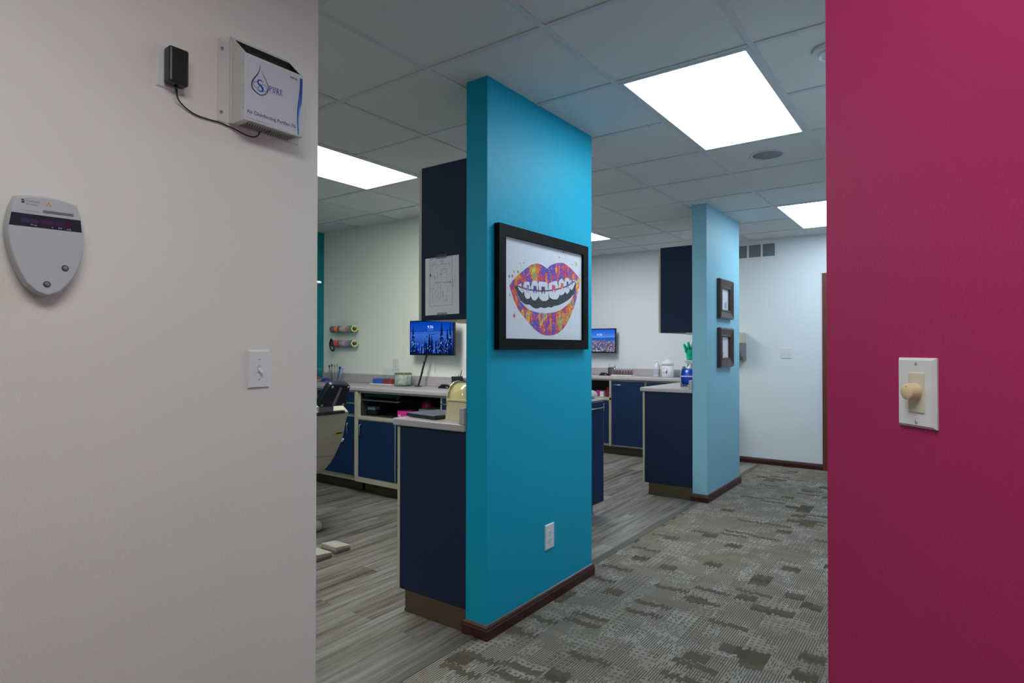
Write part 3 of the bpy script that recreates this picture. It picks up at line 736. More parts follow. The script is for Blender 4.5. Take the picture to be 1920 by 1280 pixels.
# ------------------------------------------------------------------ cabinets
def bar_handle(p, L, vert, parent, out=.028):
    """bow handle on a front facing local -y"""
    x, y, z = p
    if vert: pts = [(x, y, z - L / 2), (x, y - out * .8, z - L / 2 + .004), (x, y - out, z - L / 2 + .014), (x, y - out, z + L / 2 - .014), (x, y - out * .8, z + L / 2 - .004), (x, y, z + L / 2)]
    else: pts = [(x - L / 2, y, z), (x - L / 2 + .004, y - out * .8, z), (x - L / 2 + .014, y - out, z), (x + L / 2 - .014, y - out, z), (x + L / 2 - .004, y - out * .8, z), (x + L / 2, y, z)]
    return mk('handle', B().tube(pts, .0045, 8), M_steel, parent)
def front(name, x0, x1, z0, z1, parent, y=0., hp=None, vert=True, L=.10):
    """navy slab with cream edge banding; front at local y-.018"""
    b = B().box(x0 + .0025, x1 - .0025, y - .0185, y, z0 + .0025, z1 - .0025, 0)
    for (a, c, e_, f_) in ((x0, x0 + .0025, z0, z1), (x1 - .0025, x1, z0, z1), (x0 + .0025, x1 - .0025, z0, z0 + .0025), (x0 + .0025, x1 - .0025, z1 - .0025, z1)):
        b.box(a, c, y - .018, y, e_, f_, 1)
    o = mk(name, b, [M_navy, M_cream], parent)
    if hp: bar_handle((hp[0], y - .018, hp[1]), L, vert, o)
    return o
BT, TH = .922, .105
def peninsula(label, loc, L, dpth, up=False):
    """base cabinet whose drawers face local -y; local x runs along it; end panel at x = L (toward the viewer)"""
    t = thing('base_cabinet', label, 'cabinet', loc, -90)
    b = B().box(0, L - .018, .019, dpth, TH, BT)
    mk('carcass', b, M_cream, t)
    mk('end_panel', B().box(L - .018, L, .019, dpth, TH, BT), M_navyend, t)
    mk('plinth', B().box(.02, L - .001, .058, dpth, .001, TH).box(.02, L + .002, .056, dpth, .001, .016), M_toe, t)
    zs = [TH, .315, .515, .715, BT - .004]
    for k in range(4):
        front('drawer', .002, L - .001, zs[k], zs[k + 1] - .003, t, .0185, (L / 2, zs[k + 1] - .05), False, .12)
    return t
peninsula('navy drawer cabinet running along the near teal wall end', (-2.284, 3.10, 0), 3.10 - 2.155, 2.284 - 1.830)
peninsula('navy drawer cabinet running along the pale blue wall end', (-2.284, 6.09, 0), 6.09 - 5.157, 2.284 - 1.826)
def pen_counter(label, x0, x1, y0, y1, sx):
    t = thing('countertop', label, 'countertop', ((x0 + x1) / 2, (y0 + y1) / 2, BT))
    cx, cy = (x0 + x1) / 2, (y0 + y1) / 2
    mk('worktop', B().rbox(x0 - cx, x1 - cx, y0 - cy, y1 - cy, .0005, .0365, .008, 0, 3), M_counter, t)
    mk('backsplash', B().rbox(sx - cx, x1 - cx, y0 + .001 - cy, y1 - cy, .0368, .112, .002), M_counter, t)
pen_counter('grey worktop with the laptop on it by the teal wall end', -2.304, -1.8295, 2.138, 3.11, -1.858)
pen_counter('grey worktop with the blue film roll on it by the pale blue wall end', -2.304, -1.8255, 5.140, 6.10, -1.852)
def wall_cabinet(label, loc, L, dpth, z0, z1):
    t = thing('wall_cabinet', label, 'cabinet', loc, -90)
    mk('carcass', B().box(0, L - .018, .0195, dpth, z0 + .002, z1), M_cream, t)
    mk('end_panel', B().box(L - .018, L, .0195, dpth, z0, z1), M_navyend, t)
    front('door', .002, L / 2 - .001, z0 + .002, z1 - .008, t, .019, (L / 2 - .04, z0 + .1), True)
    front('door', L / 2 + .001, L - .001, z0 + .002, z1 - .008, t, .019, (L / 2 + .04, z0 + .1), True)
    mk('light_valance', B().box(.01, L - .004, dpth - .06, dpth, z0 - .018, z0), M_cream, t)
wall_cabinet('navy hanging cabinet with a paper plan taped on, left of the teal wall end', (-2.137, 3.10, 0), 3.10 - 2.155, 2.137 - 1.830, 1.447, 2.196)
wall_cabinet('navy hanging cabinet left of the pale blue wall end', (-2.132, 6.09, 0), 6.09 - 5.157, 2.132 - 1.826, 1.447, 2.204)

# taped evacuation plan
t = thing('paper_plan', 'white paper floor plan with red route taped to the hanging cabinet', 'paper', (-1.982, 2.155, 1.61), 0)
q = B(); Q = lambda L_: [(a + 1.982, b - 1.61) for a, b in L_]
sheet = Q([(-2.0915, 1.748), (-1.8755, 1.750), (-1.8725, 1.4735), (-2.0905, 1.4705)])
q.add([(a, -.0006, b) for a, b in sheet] + [(a, 0, b) for a, b in sheet], [(0, 1, 2, 3), (7, 6, 5, 4), (0, 4, 5, 1), (1, 5, 6, 2), (2, 6, 7, 3), (3, 7, 4, 0)], 0)
y = -.0009
fr_ = Q([(-2.060, 1.744), (-1.918, 1.746), (-1.915, 1.517), (-2.058, 1.514)])
q.line(fr_ + [fr_[0]], .0018, y, 1)
for (a, b, c, d_) in ((-2.055, 1.712, -1.93, 1.713), (-1.985, 1.69, -1.984, 1.63), (-1.985, 1.69, -1.945, 1.69), (-2.055, 1.60, -2.03, 1.60), (-1.99, 1.62, -1.99, 1.55), (-2.02, 1.74, -2.02, 1.715),
                     (-1.975, 1.74, -1.975, 1.715), (-1.95, 1.69, -1.95, 1.64), (-2.04, 1.58, -2.04, 1.53), (-2.045, 1.70, -2.045, 1.68), (-1.935, 1.72, -1.935, 1.70), (-1.91, 1.64, -1.91, 1.60), (-1.90, 1.66, -1.90, 1.62), (-2.01, 1.68, -2.01, 1.64)):
    q.line(Q([(a, b), (c, d_)]), .0013, y, 2)
for k in range(46):
    a, b = random.uniform(-2.052, -1.928), random.uniform(1.53, 1.735); l_ = random.uniform(.006, .022)
    if abs(b - 1.627) > .018: q.line(Q([(a, b), (a + .0004, b + l_)]) if k % 3 else Q([(a, b), (min(a + l_, -1.92), b + .0002)]), random.uniform(.0009, .0018), y, 2)
q.ring((-2.015 + 1.982, 1.575 - 1.61), .017, .0009, y, 2, 20, rx=.6)
q.line(Q([(-2.035, 1.661), (-2.029, 1.657), (-2.027, 1.627), (-1.984, 1.6275)]), .0022, y - .0002, 3)
q.line(Q([(-1.975, 1.626), (-1.925, 1.625)]), .0022, y - .0002, 3); q.flat(Q([(-1.930, 1.630), (-1.920, 1.6252), (-1.930, 1.620)]), y - .0002, 3)
q.flat(Q([(-2.061, 1.674), (-2.054, 1.672), (-2.050, 1.664), (-2.054, 1.657), (-2.061, 1.655)]), y - .0002, 4)
mk('sheet', q, [M_papergrey, M_ink, plain('thin_grey_line', (120, 122, 138), .8), M_red, M_green], t)
tp = clear('translucent_tape', (225, 230, 238), .10, .2, .05)
mk('tape_strip', B().box(-.037, .032, -.0013, -.0007, .131, .152), tp, t); mk('tape_strip', B().box(-.030, .035, -.0013, -.0007, -.149, -.128), tp, t)

# back counter of a bay: fronts face -y
YF = 3.65
t = thing('base_cabinet', 'navy cabinet with two small drawers above a door, behind the dental chair', 'cabinet', (-4.37, YF, 0), 0)
x0 = -5.47 + 4.37; x1 = -.030
mk('carcass', B().box(x0, x1, .0, .45, TH, BT), M_cream, t)
mk('plinth', B().box(x0, x1, .07, .45, .001, TH).box(x0, x1, .066, .45, .001, .014), M_toe, t)
mk('face_post', B().box(-.030, .0075, -.019, .45, TH, BT), M_cream, t)
for k, (a, c) in enumerate(((-.585, -.038), (-1.09, -.60))):
    front('drawer', a, c, .812, .912, t, 0, ((a + c) / 2, .862), False); front('drawer', a, c, .706, .806, t, 0, ((a + c) / 2, .756), False)
    front('door', a, c, .150, .690, t, 0, (c - .075 if k == 0 else a + .06, .578), True)
t = thing('base_cabinet', 'navy cabinet with open shelf above doors under the near bay worktop', 'cabinet', (-4.362, YF, 0), 0)
W2 = 4.362 - 3.352
b = B().box(0, W2, 0, .45, TH, .150).box(0, W2, -.018, .45, .672, .700).box(0, W2, .42, .45, .150, BT).box(0, .016, 0, .42, .15, BT).box(W2 - .016, W2, 0, .42, .15, BT).box(.016, W2 - .016, -.004, .42, BT - .014, BT).box(0, W2, -.018, .0, TH, .148)
mk('carcass', b, M_cream, t)
mk('shelf_lining', B().box(.0165, W2 - .0165, .4, .418, .701, BT - .015).box(.0165, .02, .0, .4, .701, BT - .015).box(W2 - .02, W2 - .0165, 0, .4, .701, BT - .015).box(.02, W2 - .02, .005, .4, .7005, .702), plain('dark_grey_lining', (52, 54, 56), .7), t)
mk('plinth', B().box(0, W2, .07, .45, .001, TH).box(0, W2, .066, .45, .001, .014), M_toe, t)
front('door', .004, .482, .152, .668, t, 0, (.053, .578), True)
front('door', .486, W2 - .006, .152, .668, t, 0, (W2 - .06, .578), True)
t = thing('base_cabinet', 'navy drawer cabinet at the right end of the near bay worktop', 'cabinet', (-3.345, YF, 0), 0)
mk('carcass', B().box(0, .545, 0, .45, TH, BT), M_cream, t)
mk('plinth', B().box(0, .545, .07, .45, .001, TH), M_toe, t)
for z0, z1 in ((.812, .912), (.66, .806), (.41, .654), (.15, .404)): front('drawer', .004, .541, z0, z1, t, 0, (.06, (z0 + z1) / 2), False)
def back_counter(label, x0, x1, y0, y1, sp=True):
    t = thing('countertop', label, 'countertop', ((x0 + x1) / 2, y0, BT), 0)
    a = (x1 - x0) / 2
    mk('worktop', B().rbox(-a, a, 0, y1 - y0 - .001, .0005, .0365, .008, 0, 3), M_counter, t)
    mk('backsplash', B().rbox(-a, a, y1 - y0 - .02, y1 - y0 - .001, .0368, .128, .004), M_counter, t)
back_counter('long grey worktop along the near bay back wall', -5.495, -2.79, YF - .028, BY)
back_counter('long grey worktop along the far bay back wall', -4.2, -2.31, 6.772, FY)

# far bay base cabinets
Y2 = 6.80
t = thing('base_cabinet', 'navy cabinet with open shelf under the far bay worktop', 'cabinet', (-4.15, Y2, 0), 0)
W2 = 4.15 - 3.424
b = B().box(0, W2, 0, .44, TH, .130).box(0, W2, -.018, .44, .672, .700).box(0, W2, .41, .44, .13, BT).box(0, .016, 0, .41, .13, BT).box(W2 - .02, W2, -.018, .41, .105, BT).box(.016, W2 - .02, -.004, .41, BT - .014, BT)
mk('carcass', b, M_cream, t)
mk('shelf_lining', B().box(.0165, W2 - .0205, .39, .409, .701, BT - .015).box(W2 - .024, W2 - .0205, 0, .39, .701, BT - .015), plain('dark_grey_lining', (52, 54, 56), .7), t)
mk('plinth', B().box(0, W2, .07, .44, .001, TH).box(0, W2, .066, .44, .001, .014), M_toe, t)
front('door', .004, .40, .133, .668, t, 0, (.36, .575), True)
front('door', .404, W2 - .022, .133, .668, t, 0, (W2 - .08, .575), True)
t = thing('base_cabinet', 'tall-door navy cabinet right of the open shelf in the far bay', 'cabinet', (-3.42, Y2, 0), 0)
mk('carcass', B().box(0, .452, 0, .44, TH, BT), M_cream, t); mk('plinth', B().box(0, .452, .07, .44, .001, TH).box(0, .452, .066, .44, .001, .014), M_toe, t)
front('door', .004, .444, .122, .912, t, 0, (.092, .863), False, .108)
t = thing('base_cabinet', 'navy drawer cabinet half hidden behind the pale blue wall peninsula', 'cabinet', (-2.964, Y2, 0), 0)
mk('carcass', B().box(0, .645, 0, .44, TH, BT), M_cream, t); mk('plinth', B().box(0, .645, .07, .44, .001, TH), M_toe, t)
for z0, z1 in ((.76, .912), (.45, .754), (.122, .444)): front('drawer', .004, .640, z0, z1, t, 0, (.32, z1 - .05), False)

# drawer unit seen past the teal wall end, facing the corridor
t = thing('drawer_unit', 'navy drawer unit seen just right of the teal wall end, cushion on top', 'cabinet', (-2.262, 3.86, 0), 90)
mk('carcass', B().box(0, .462, .0, .44, TH, .902), M_cream, t)
mk('plinth', B().box(.02, .44, .07, .44, .001, TH), plain('dark_brown_base', (52, 46, 40), .5), t)
mk('top_panel', B().rbox(-.004, .468, -.022, .44, .902, .915, .003), M_plastg, t)
front('drawer', .003, .460, .105, .895, t, 0, (.315, .848), False, .24)
cu = bmesh.new(); bmesh.ops.create_uvsphere(cu, u_segments=32, v_segments=16, radius=1)
for v in cu.verts:
    def sg(c, p): return math.copysign(abs(c) ** p, c)
    v.co = (sg(v.co.x, .28) * .185, sg(v.co.y, .28) * .19, sg(v.co.z, .7) * .030 + .030 + .006 * math.sin(v.co.x * 5) * (v.co.z > 0))
o = mk('cushion', B().bm(cu, 0, True), plain('white_soft_vinyl', (190, 192, 204), .5, 0, .4, .05, 12), None)
o.location = (-2.456, 4.125, .9155); tag(o, 'white soft cushion lying on the navy drawer unit past the teal wall', 'cushion')
# ------------------------------------------------------------------ monitors
def monitor(label, cx, y0, z0, w, h, rz, scene):
    t = thing('computer_monitor', label, 'monitor', (cx, y0, z0), rz)
    a, bz = w / 2, h / 2
    mk('monitor_case', B().rbox(-a, a, -.004, .022, -bz, bz, .004), M_blackg, t)
    mk('wall_arm', B().box(-.05, .05, .022, .03, -.05, .05).box(-.015, .015, .03, BY - y0 - .012 if y0 < 5 else FY - y0 - .012, -.015, .015).box(-.05, .05, (BY if y0 < 5 else FY) - y0 - .012, (BY if y0 < 5 else FY) - y0, -.06, .06), M_black, t)
    s = B(); y = -.0048; q = .012; X0, X1, Z0, Z1 = -a + q, a - q, -bz + q * 1.4, bz - q
    s.flat([(X0, Z0), (X1, Z0), (X1, Z1), (X0, Z1)], y, 0)
    return t, s, (X0, X1, Z0, Z1)
def sky_screen(name, stops, zlo, zhi, nscale, nmix):
    t = NT(name); co = t.coord(); sep = t.n('ShaderNodeSeparateXYZ'); t.l(co, sep.inputs[0])
    f = t.n('ShaderNodeMapRange'); t.l(sep.outputs[2], f.inputs[0]); f.inputs[1].default_value = zlo; f.inputs[2].default_value = zhi
    nz = t.noise(t.map(co, (4, 1, 26)), nscale, 4., .6).outputs['Fac']
    ff = t.math('ADD', f.outputs[0], t.math('MULTIPLY', t.math('SUBTRACT', nz, .5), nmix))
    e = t.n('ShaderNodeEmission'); t.l(t.ramp(ff, [(p, lin(c)) for p, c in stops]), e.inputs[0]); e.inputs[1].default_value = 1.0
    t.l(e.outputs[0], t.out.inputs[0]); return t.m
t, s, (X0, X1, Z0, Z1) = monitor('wall monitor showing a blue snowy forest beside the hanging cabinet', -3.806, 4.0, 1.404, .573, .318, -3, 0)
w_, h_ = X1 - X0, Z1 - Z0
rs = random.Random(3)
def PX(u): return X0 + u * w_
def PZ(v): return Z0 + v * h_
def fir(u, base, top, wd, m, yy):
    n = 7; L_ = []; R2 = []
    for k in range(n):
        f0 = k / n; f1 = (k + .75) / n
        z0_ = base + (top - base) * f0; z1_ = base + (top - base) * f1; ww = wd * (1 - f0) ** .8
        L_ += [(PX(u - ww), PZ(z0_)), (PX(u - ww * .45), PZ(z1_))]; R2 += [(PX(u + ww), PZ(z0_)), (PX(u + ww * .45), PZ(z1_))]
    s.flat(L_ + [(PX(u), PZ(top))] + R2[::-1], yy, m)
for k in range(30):
    fir(rs.uniform(.03, .97), 0, rs.uniform(.2, .44), .034, 1 if k % 3 else 2, -.0050 - k * 1e-5)
for u, tp_, wd in ((.07, .88, .065), (.465, .64, .06), (.52, .58, .05), (.75, .99, .075), (.88, .76, .065), (.945, .99, .05), (.36, .42, .04), (.62, .40, .045)):
    fir(u, 0, tp_, wd, 1, -.0054)
for k in range(150):
    u = rs.uniform(.02, .98); v = rs.uniform(.01, .36) if k < 100 else rs.uniform(.2, .6)
    if k >= 100: u = rs.choice((.07, .75, .88, .965)) + rs.uniform(-.035, .035)
    a, c = rs.uniform(.004, .010), rs.uniform(.015, .05)
    s.flat([(PX(u - a), PZ(v)), (PX(u), PZ(v - c * .5)), (PX(u + a), PZ(v + c * .2)), (PX(u + a * .3), PZ(v + c))], -.0056, 2 if k % 3 else 3)
s.line([(PX(.40), PZ(.51)), (PX(.41), PZ(.55))], .010, -.0056, 1); s.line([(PX(.5), PZ(.60)), (PX(.62), PZ(.60))], .004, -.0056, 1)
s.text('9:36', PX(.42), PZ(.78), .135 * w_, .095 * h_, -.0058, 4, .01)
s.text('Monday, October 24', PX(.43), PZ(.715), .13 * w_, .022 * h_, -.0058, 4)
scr = sky_screen('snow_forest_screen', [(0, (10, 34, 110)), (.3, (24, 66, 160)), (.55, (56, 104, 196)), (.68, (48, 92, 190)), (.70, (10, 50, 150)), (.73, (16, 78, 186)), (1, (4, 58, 170))], Z0, Z1, 1.2, .10)
mk('screen', s, [scr, emit('screen_navy', (6, 22, 66)), emit('screen_blue', (52, 96, 186)), emit('screen_pale', (150, 180, 236)), emit('screen_white', (190, 220, 255))], t)
# cable sleeve from monitor to worktop
cs = B().tube(smooth([(.075 - .165, .03, -.150), (-.098, .02, -.20), (-.112, .005, -.27), (-.125, -.002, -.33), (-.150, -.004, -.40), (-.166, -.005, -.436)]), .0085, 10)
cs.lathe([(.0105, -.008), (.0105, .008)], (-.1215, 0, -.318), 12).lathe([(.0105, -.008), (.0105, .008)], (-.104, .012, -.225), 12)
cs.lathe([(0, 0), (.034, 0), (.034, .006), (0, .008)], (-.168, -.005, -.4452), 24)
mk('cable_sleeve', cs, M_black, t)
mk('thin_cable', B().tube([(-.05, .06, -.15), (-.052, .085, -.3), (-.05, .084, -.32)], .002, 6), M_plast, t)

t, s, (X0, X1, Z0, Z1) = monitor('wall monitor showing a seaside town past the teal wall end', -3.835, 7.16, 1.408, .590, .322, 0, 1)
w_, h_ = X1 - X0, Z1 - Z0
for k in range(460):
    u = rs.uniform(.0, 1.); v = (1 - k / 460) * .5 + rs.uniform(-.02, .02); v = max(v, .0)
    a, c = rs.uniform(.008, .028) * (1.1 - v), rs.uniform(.01, .04) * (1.15 - v)
    u = min(max(u, a), 1 - a)
    s.flat([(PX(u - a), PZ(v)), (PX(u + a), PZ(v)), (PX(u + a), PZ(v + c)), (PX(u), PZ(v + c * 1.4)), (PX(u - a), PZ(v + c))], -.0050 - k * 3e-6, rs.choice((1, 1, 2, 2, 2, 3, 4, 5, 5, 6)))
s.text('9:36', PX(.54), PZ(.72), .135 * w_, .10 * h_, -.0060, 7, .01)
s.text('Monday, October 24', PX(.55), PZ(.655), .13 * w_, .022 * h_, -.0060, 7)
scr = sky_screen('seaside_screen', [(0, (60, 66, 96)), (.46, (86, 96, 130)), (.52, (40, 92, 176)), (.62, (36, 92, 196)), (.64, (92, 146, 230)), (.8, (54, 112, 222)), (1, (38, 92, 206))], Z0, Z1, 1.6, .12)
mk('screen', s, [scr, emit('town_grey', (124, 126, 164)), emit('town_pale', (176, 178, 220)), emit('town_slate', (66, 74, 114)), emit('town_brown', (122, 108, 106)), emit('town_rose', (172, 122, 156)), emit('town_green', (96, 104, 96)), emit('screen_white', (190, 220, 255))], t)

# ------------------------------------------------------------------ near bay: chain rack on the wall
CT = .9588
t = thing('chain_rack', 'clear acrylic rack holding two rods of coloured spools on the bay wall', 'rack', (-5.117, BY, 1.432), 0)
mk('mounting_plate', B().box(-.19, .19, -.006, 0, -.152, .152), M_acrylic, t)
for z in (.075, -.075):
    mk('rod', B().cyl((-.19, -.045, z), (.205, -.045, z), .006, n=12), M_acrylic, t)
    mk('bracket', B().box(-.188, -.182, -.06, -.006, z - .03, z + .03), M_acrylic, t)
names = [('slate grey', (96, 104, 120)), ('violet', (150, 116, 160)), ('orange', (226, 128, 92)), ('olive brown', (120, 104, 60)), ('pale blue', (150, 168, 196)), ('pale peach', (206, 176, 156)), ('dusty pink', (190, 140, 156)), ('sage green', (110, 140, 130)), ('yellow', (226, 220, 130)),
         ('navy', (72, 84, 130)), ('orchid', (170, 96, 150)), ('coral red', (216, 92, 84)), ('brick red', (190, 80, 70)), ('sky blue', (130, 150, 190)), ('light pink', (206, 160, 172)), ('mauve', (170, 130, 150)), ('teal grey', (104, 130, 136)), ('pale yellow', (224, 214, 150))]
xs = [-.1635, -.128, -.090, -.048, -.008, .036, .078, .120, .178]
sp0 = None
for r_, z in enumerate((.075, -.075)):
    for k, dx in enumerate(xs):
        nm, rgb = names[r_ * 9 + k]; hw = .017 if k < 8 else .022
        hi = .009 if k < 8 else .0225
        b = B().lathe([(hi, -hw), (.034, -hw), (.035, -hw + .003), (.035, -hw + .005), (.028, -hw + .006), (.028, hw - .006), (.035, hw - .005), (.035, hw - .003), (.034, hw), (hi, hw), (hi, -hw)], n=24, axis='x')
        o = mk('spool', b, plain('spool_' + nm.replace(' ', '_'), rgb, .45, 0, .4, .15, 90), None)
        o.location = (-5.117 + dx, BY - .045, 1.432 + z); o.rotation_euler = (0, 0, 0 if k < 8 else math.radians(-38))
        tag(o, '%s spool on the %s rod of the clear wall rack' % (nm, ('upper', 'lower')[r_]), 'spool', 'coloured spools on the wall rack')
lo_ = [(-5.262, 1.405), (-5.282, 1.37), (-5.286, 1.34), (-5.272, 1.305), (-5.245, 1.283), (-5.225, 1.283), (-5.215, 1.305), (-5.225, 1.34), (-5.245, 1.385), (-5.262, 1.405)]
o = mk('black_chain_loop', B().tube(smooth([(a, BY - .085, b) for a, b in lo_]), .0075, 8), M_black, None)
tag(o, 'black elastic chain loop hanging from the lower rod of the wall rack', 'chain')
lo_ = [(-5.255, 1.570), (-5.285, 1.54), (-5.296, 1.49), (-5.288, 1.45), (-5.268, 1.425), (-5.258, 1.44), (-5.265, 1.49), (-5.262, 1.53), (-5.255, 1.570)]
o = mk('clear_chain_loop', B().tube(smooth([(a, BY - .085, b) for a, b in lo_]), .0045, 8), M_acrylic, None)
tag(o, 'clear elastic chain loop hanging from the upper rod of the wall rack', 'chain')

# ------------------------------------------------------------------ near bay: things on the long worktop
def acrylic_box(b, x0, x1, y0, y1, z0, z1, th=.003):
    b.box(x0, x1, y0, y1, z0, z0 + th).box(x0, x0 + th, y0, y1, z0 + th, z1).box(x1 - th, x1, y0, y1, z0 + th, z1).box(x0 + th, x1 - th, y0, y0 + th, z0 + th, z1).box(x0 + th, x1 - th, y1 - th, y1, z0 + th, z1)
    return b
cx, cy = -5.17, 4.01
t = thing('brush_cup', 'clear acrylic cup full of brushes at the left of the near worktop', 'cup', (cx, cy, CT))
mk('cup_wall', acrylic_box(B(), -.075, .075, -.045, .045, .004, .115), M_acrylic, t)
mk('cup_base', B().rbox(-.085, .085, -.05, .05, 0, .0038, .001), M_plast, t)
br = [('brown', (104, 56, 44), -.03, .175, -.012), ('dark brown', (74, 44, 36), -.045, .165, -.045), ('tan', (186, 150, 126), -.012, .17, .004), ('white', (206, 206, 206), -.055, .160, -.08), ('royal blue', (44, 80, 180), .030, .150, .045),
      ('pale blue', (150, 172, 220), .045, .140, .06), ('navy', (30, 44, 110), .012, .152, .032), ('grey', (150, 160, 160), .02, .172, -.02)]
for k, (nm, rgb, x, hh, lean) in enumerate(br):
    hh -= .022
    b = B().tube([(0, 0, 0), (lean * .5, .0, hh * .5), (lean, .004, hh)], [.0035, .0045, .0038], 8)
    b.rbox(lean - .0065, lean + .0065, -.002, .010, hh - .004, hh + .024, .002)
    o = mk('toothbrush', b, plain('brush_' + nm.replace(' ', '_'), rgb, .4), None)
    o.location = (cx + x * .85, cy - .022 + .006 * k, CT + .0075)
    tag(o, '%s brush standing in the clear cup on the near worktop' % nm, 'brush', 'brushes in the clear cup')
t = thing('red_dispenser', 'red and clear dispenser at the far left end of the near worktop', 'dispenser', (-5.465, 4.0, CT))
mk('dispenser_base', B().rbox(-.03, .045, -.03, .03, 0, .02, .004), plain('beige_base_plastic', (190, 176, 150), .5), t)
mk('dispenser_body', B().box(-.025, .02, -.02, .02, .0202, .045).tube([(-.02 + .03 * math.cos(a * PI / 6) * .8, 0, .067 + .026 * math.sin(a * PI / 6)) for a in range(13)], .008, 8), M_red2, t)
mk('dispenser_cover', B().rbox(-.03, .05, -.03, .03, .11, .145, .008), M_acrylic, t)
t = thing('elastics_dish', 'shallow clear dish holding purple elastics on the near worktop', 'dish', (-5.335, 4.02, CT))
mk('dish', acrylic_box(B(), -.08, .08, -.05, .05, 0, .045), M_acrylic, t)
b = B()
for k in range(60):
    a = rs.uniform(0, 2 * PI); r = math.sqrt(rs.random()) ; zt = .018 + .022 * (1 - r)
    b.lathe([(.003, -.0015), (.0055, 0), (.003, .0015)], (r * .058 * math.cos(a), r * .03 * math.sin(a), zt), 8)
b.lathe([(0, .034), (.03, .028), (.055, .012), (.058, .0)], (0, 0, .0035), 20)
o = mk('purple_elastics', b, M_purple, None); o.location = (-5.335, 4.02, CT); tag(o, 'heap of purple elastics in the clear dish', 'elastics', None, 'stuff')
t = thing('elastics_box', 'low clear box with blue and red sections beside the cotton jar', 'box', (-4.41, 4.0, CT))
mk('box_base', B().rbox(-.155, .15, -.06, .06, 0, .012, .003), M_plast, t)
mk('box_wall', B().box(-.13, -.127, -.05, .05, .0125, .075).box(.14, .143, -.05, .05, .0125, .075).box(-.127, .14, -.05, -.047, .0125, .075).box(-.127, .14, .047, .05, .0125, .075).box(.006, .009, -.047, .047, .0125, .07).box(.098, .101, -.047, .047, .0125, .07), M_acrylic, t)
mk('box_lid', B().box(-.10, .143, .0505, .0535, .07, .155), M_acrylic, t)
def heap(nm, x0, x1, mat, label):
    b = B().box(x0, x1, -.046, .046, .013, .052)
    for k in range(80):
        px, py = rs.uniform(x0 + .006, x1 - .006), rs.uniform(-.04, .04)
        b.lathe([(.002, -.003), (.005, 0), (.002, .003)], (px, py, .054 + rs.uniform(0, .006)), 7)
    o = mk(nm, b, mat, None); o.location = (-4.41, 4.0, CT); tag(o, label, 'elastics', None, 'stuff')
heap('blue_elastics', -.126, .005, M_blue, 'blue elastics filling the left section of the clear box')
heap('red_elastics', .010, .097, plain('deep_red_plastic', (128, 16, 40), .45), 'dark red elastics in the middle section of the clear box')
heap('bright_red_elastics', .102, .139, M_red2, 'bright red elastics in the right section of the clear box')
t = thing('cotton_jar', 'glass jar packed with white cotton rolls under the bay monitor', 'jar', (-4.125, 3.96, CT))
mk('jar_glass', B().lathe([(0, 0), (.078, 0), (.083, .006), (.083, .10), (.080, .104), (.080, .122), (.077, .122), (.077, .104), (.079, .10), (.079, .006), (.0, .004)], n=32), clear('jar_clear_glass', (240, 246, 244), .14, .02, .03), t)
mk('jar_label_band', B().lathe([(.0805, .107), (.0812, .108), (.0812, .1195), (.0805, .1205)], n=32), plain('olive_gold_band', (120, 116, 78), .5, 0, .4, .95, 55), t)
b = B()
for k in range(190):
    a = rs.uniform(0, 2 * PI); rr_ = .068 if k < 150 else rs.uniform(0, .06); z = rs.uniform(.014, .095) if k < 165 else rs.uniform(.088, .1)
    tl = rs.uniform(-.9, .9); c_ = Vector((rr_ * math.cos(a), rr_ * math.sin(a), z)); tg = Vector((-math.sin(a), math.cos(a), 0)) * math.cos(tl) + Vector((0, 0, 1)) * math.sin(tl)
    dz_ = min(.017, max(.004, z - .007), max(.004, .114 - z)); p0, p1 = c_ - tg * .017, c_ + tg * .017
    for p in (p0, p1): p.z = min(max(p.z, .011), .116)
    b.cyl(p0, p1, .006, n=8)
b.lathe([(0, .012), (.06, .012), (.06, .096), (0, .1)], n=20)
o = mk('cotton_rolls', b, plain('white_cotton', (226, 226, 222), .95, 0, .1, .05, 200), None); o.location = (-4.125, 3.96, CT); tag(o, 'white cotton rolls packed inside the glass jar', 'cotton rolls', None, 'stuff')
def mouse(label, loc, rz):
    t = thing('computer_mouse', label, 'mouse', loc, rz)
    prof = [(-.062, 0), (-.060, .012), (-.045, .026), (-.01, .037), (.025, .033), (.055, .018), (.063, .004), (.063, 0)]
    v = []; k = len(prof)
    for i, u in enumerate((-1, -.8, -.4, 0, .4, .8, 1)):
        sc = (1 - .25 * u * u) ; 
        for x, z in prof: v.append((x * (1 - .12 * u * u), u * .034, z * (1 - .62 * u ** 4)))
    b = B().add(v, [(i * k + j, i * k + j + 1, (i + 1) * k + j + 1, (i + 1) * k + j) for i in range(6) for j in range(k - 1)], 0, True)
    b.add(v, [list(range(k)), [6 * k + j for j in range(k)][::-1]])
    b.add(v, [(i * k, i * k + k - 1, (i + 1) * k + k - 1, (i + 1) * k) for i in range(6)])
    mk('mouse_body', b, M_blackg, t)
    mk('scroll_wheel', B().cyl((-.035, -.004, .027), (-.035, .004, .027), .009, n=16), M_black, t)
mouse('black computer mouse on the near worktop left of the pen cup', (-3.61, 3.97, CT), 6)
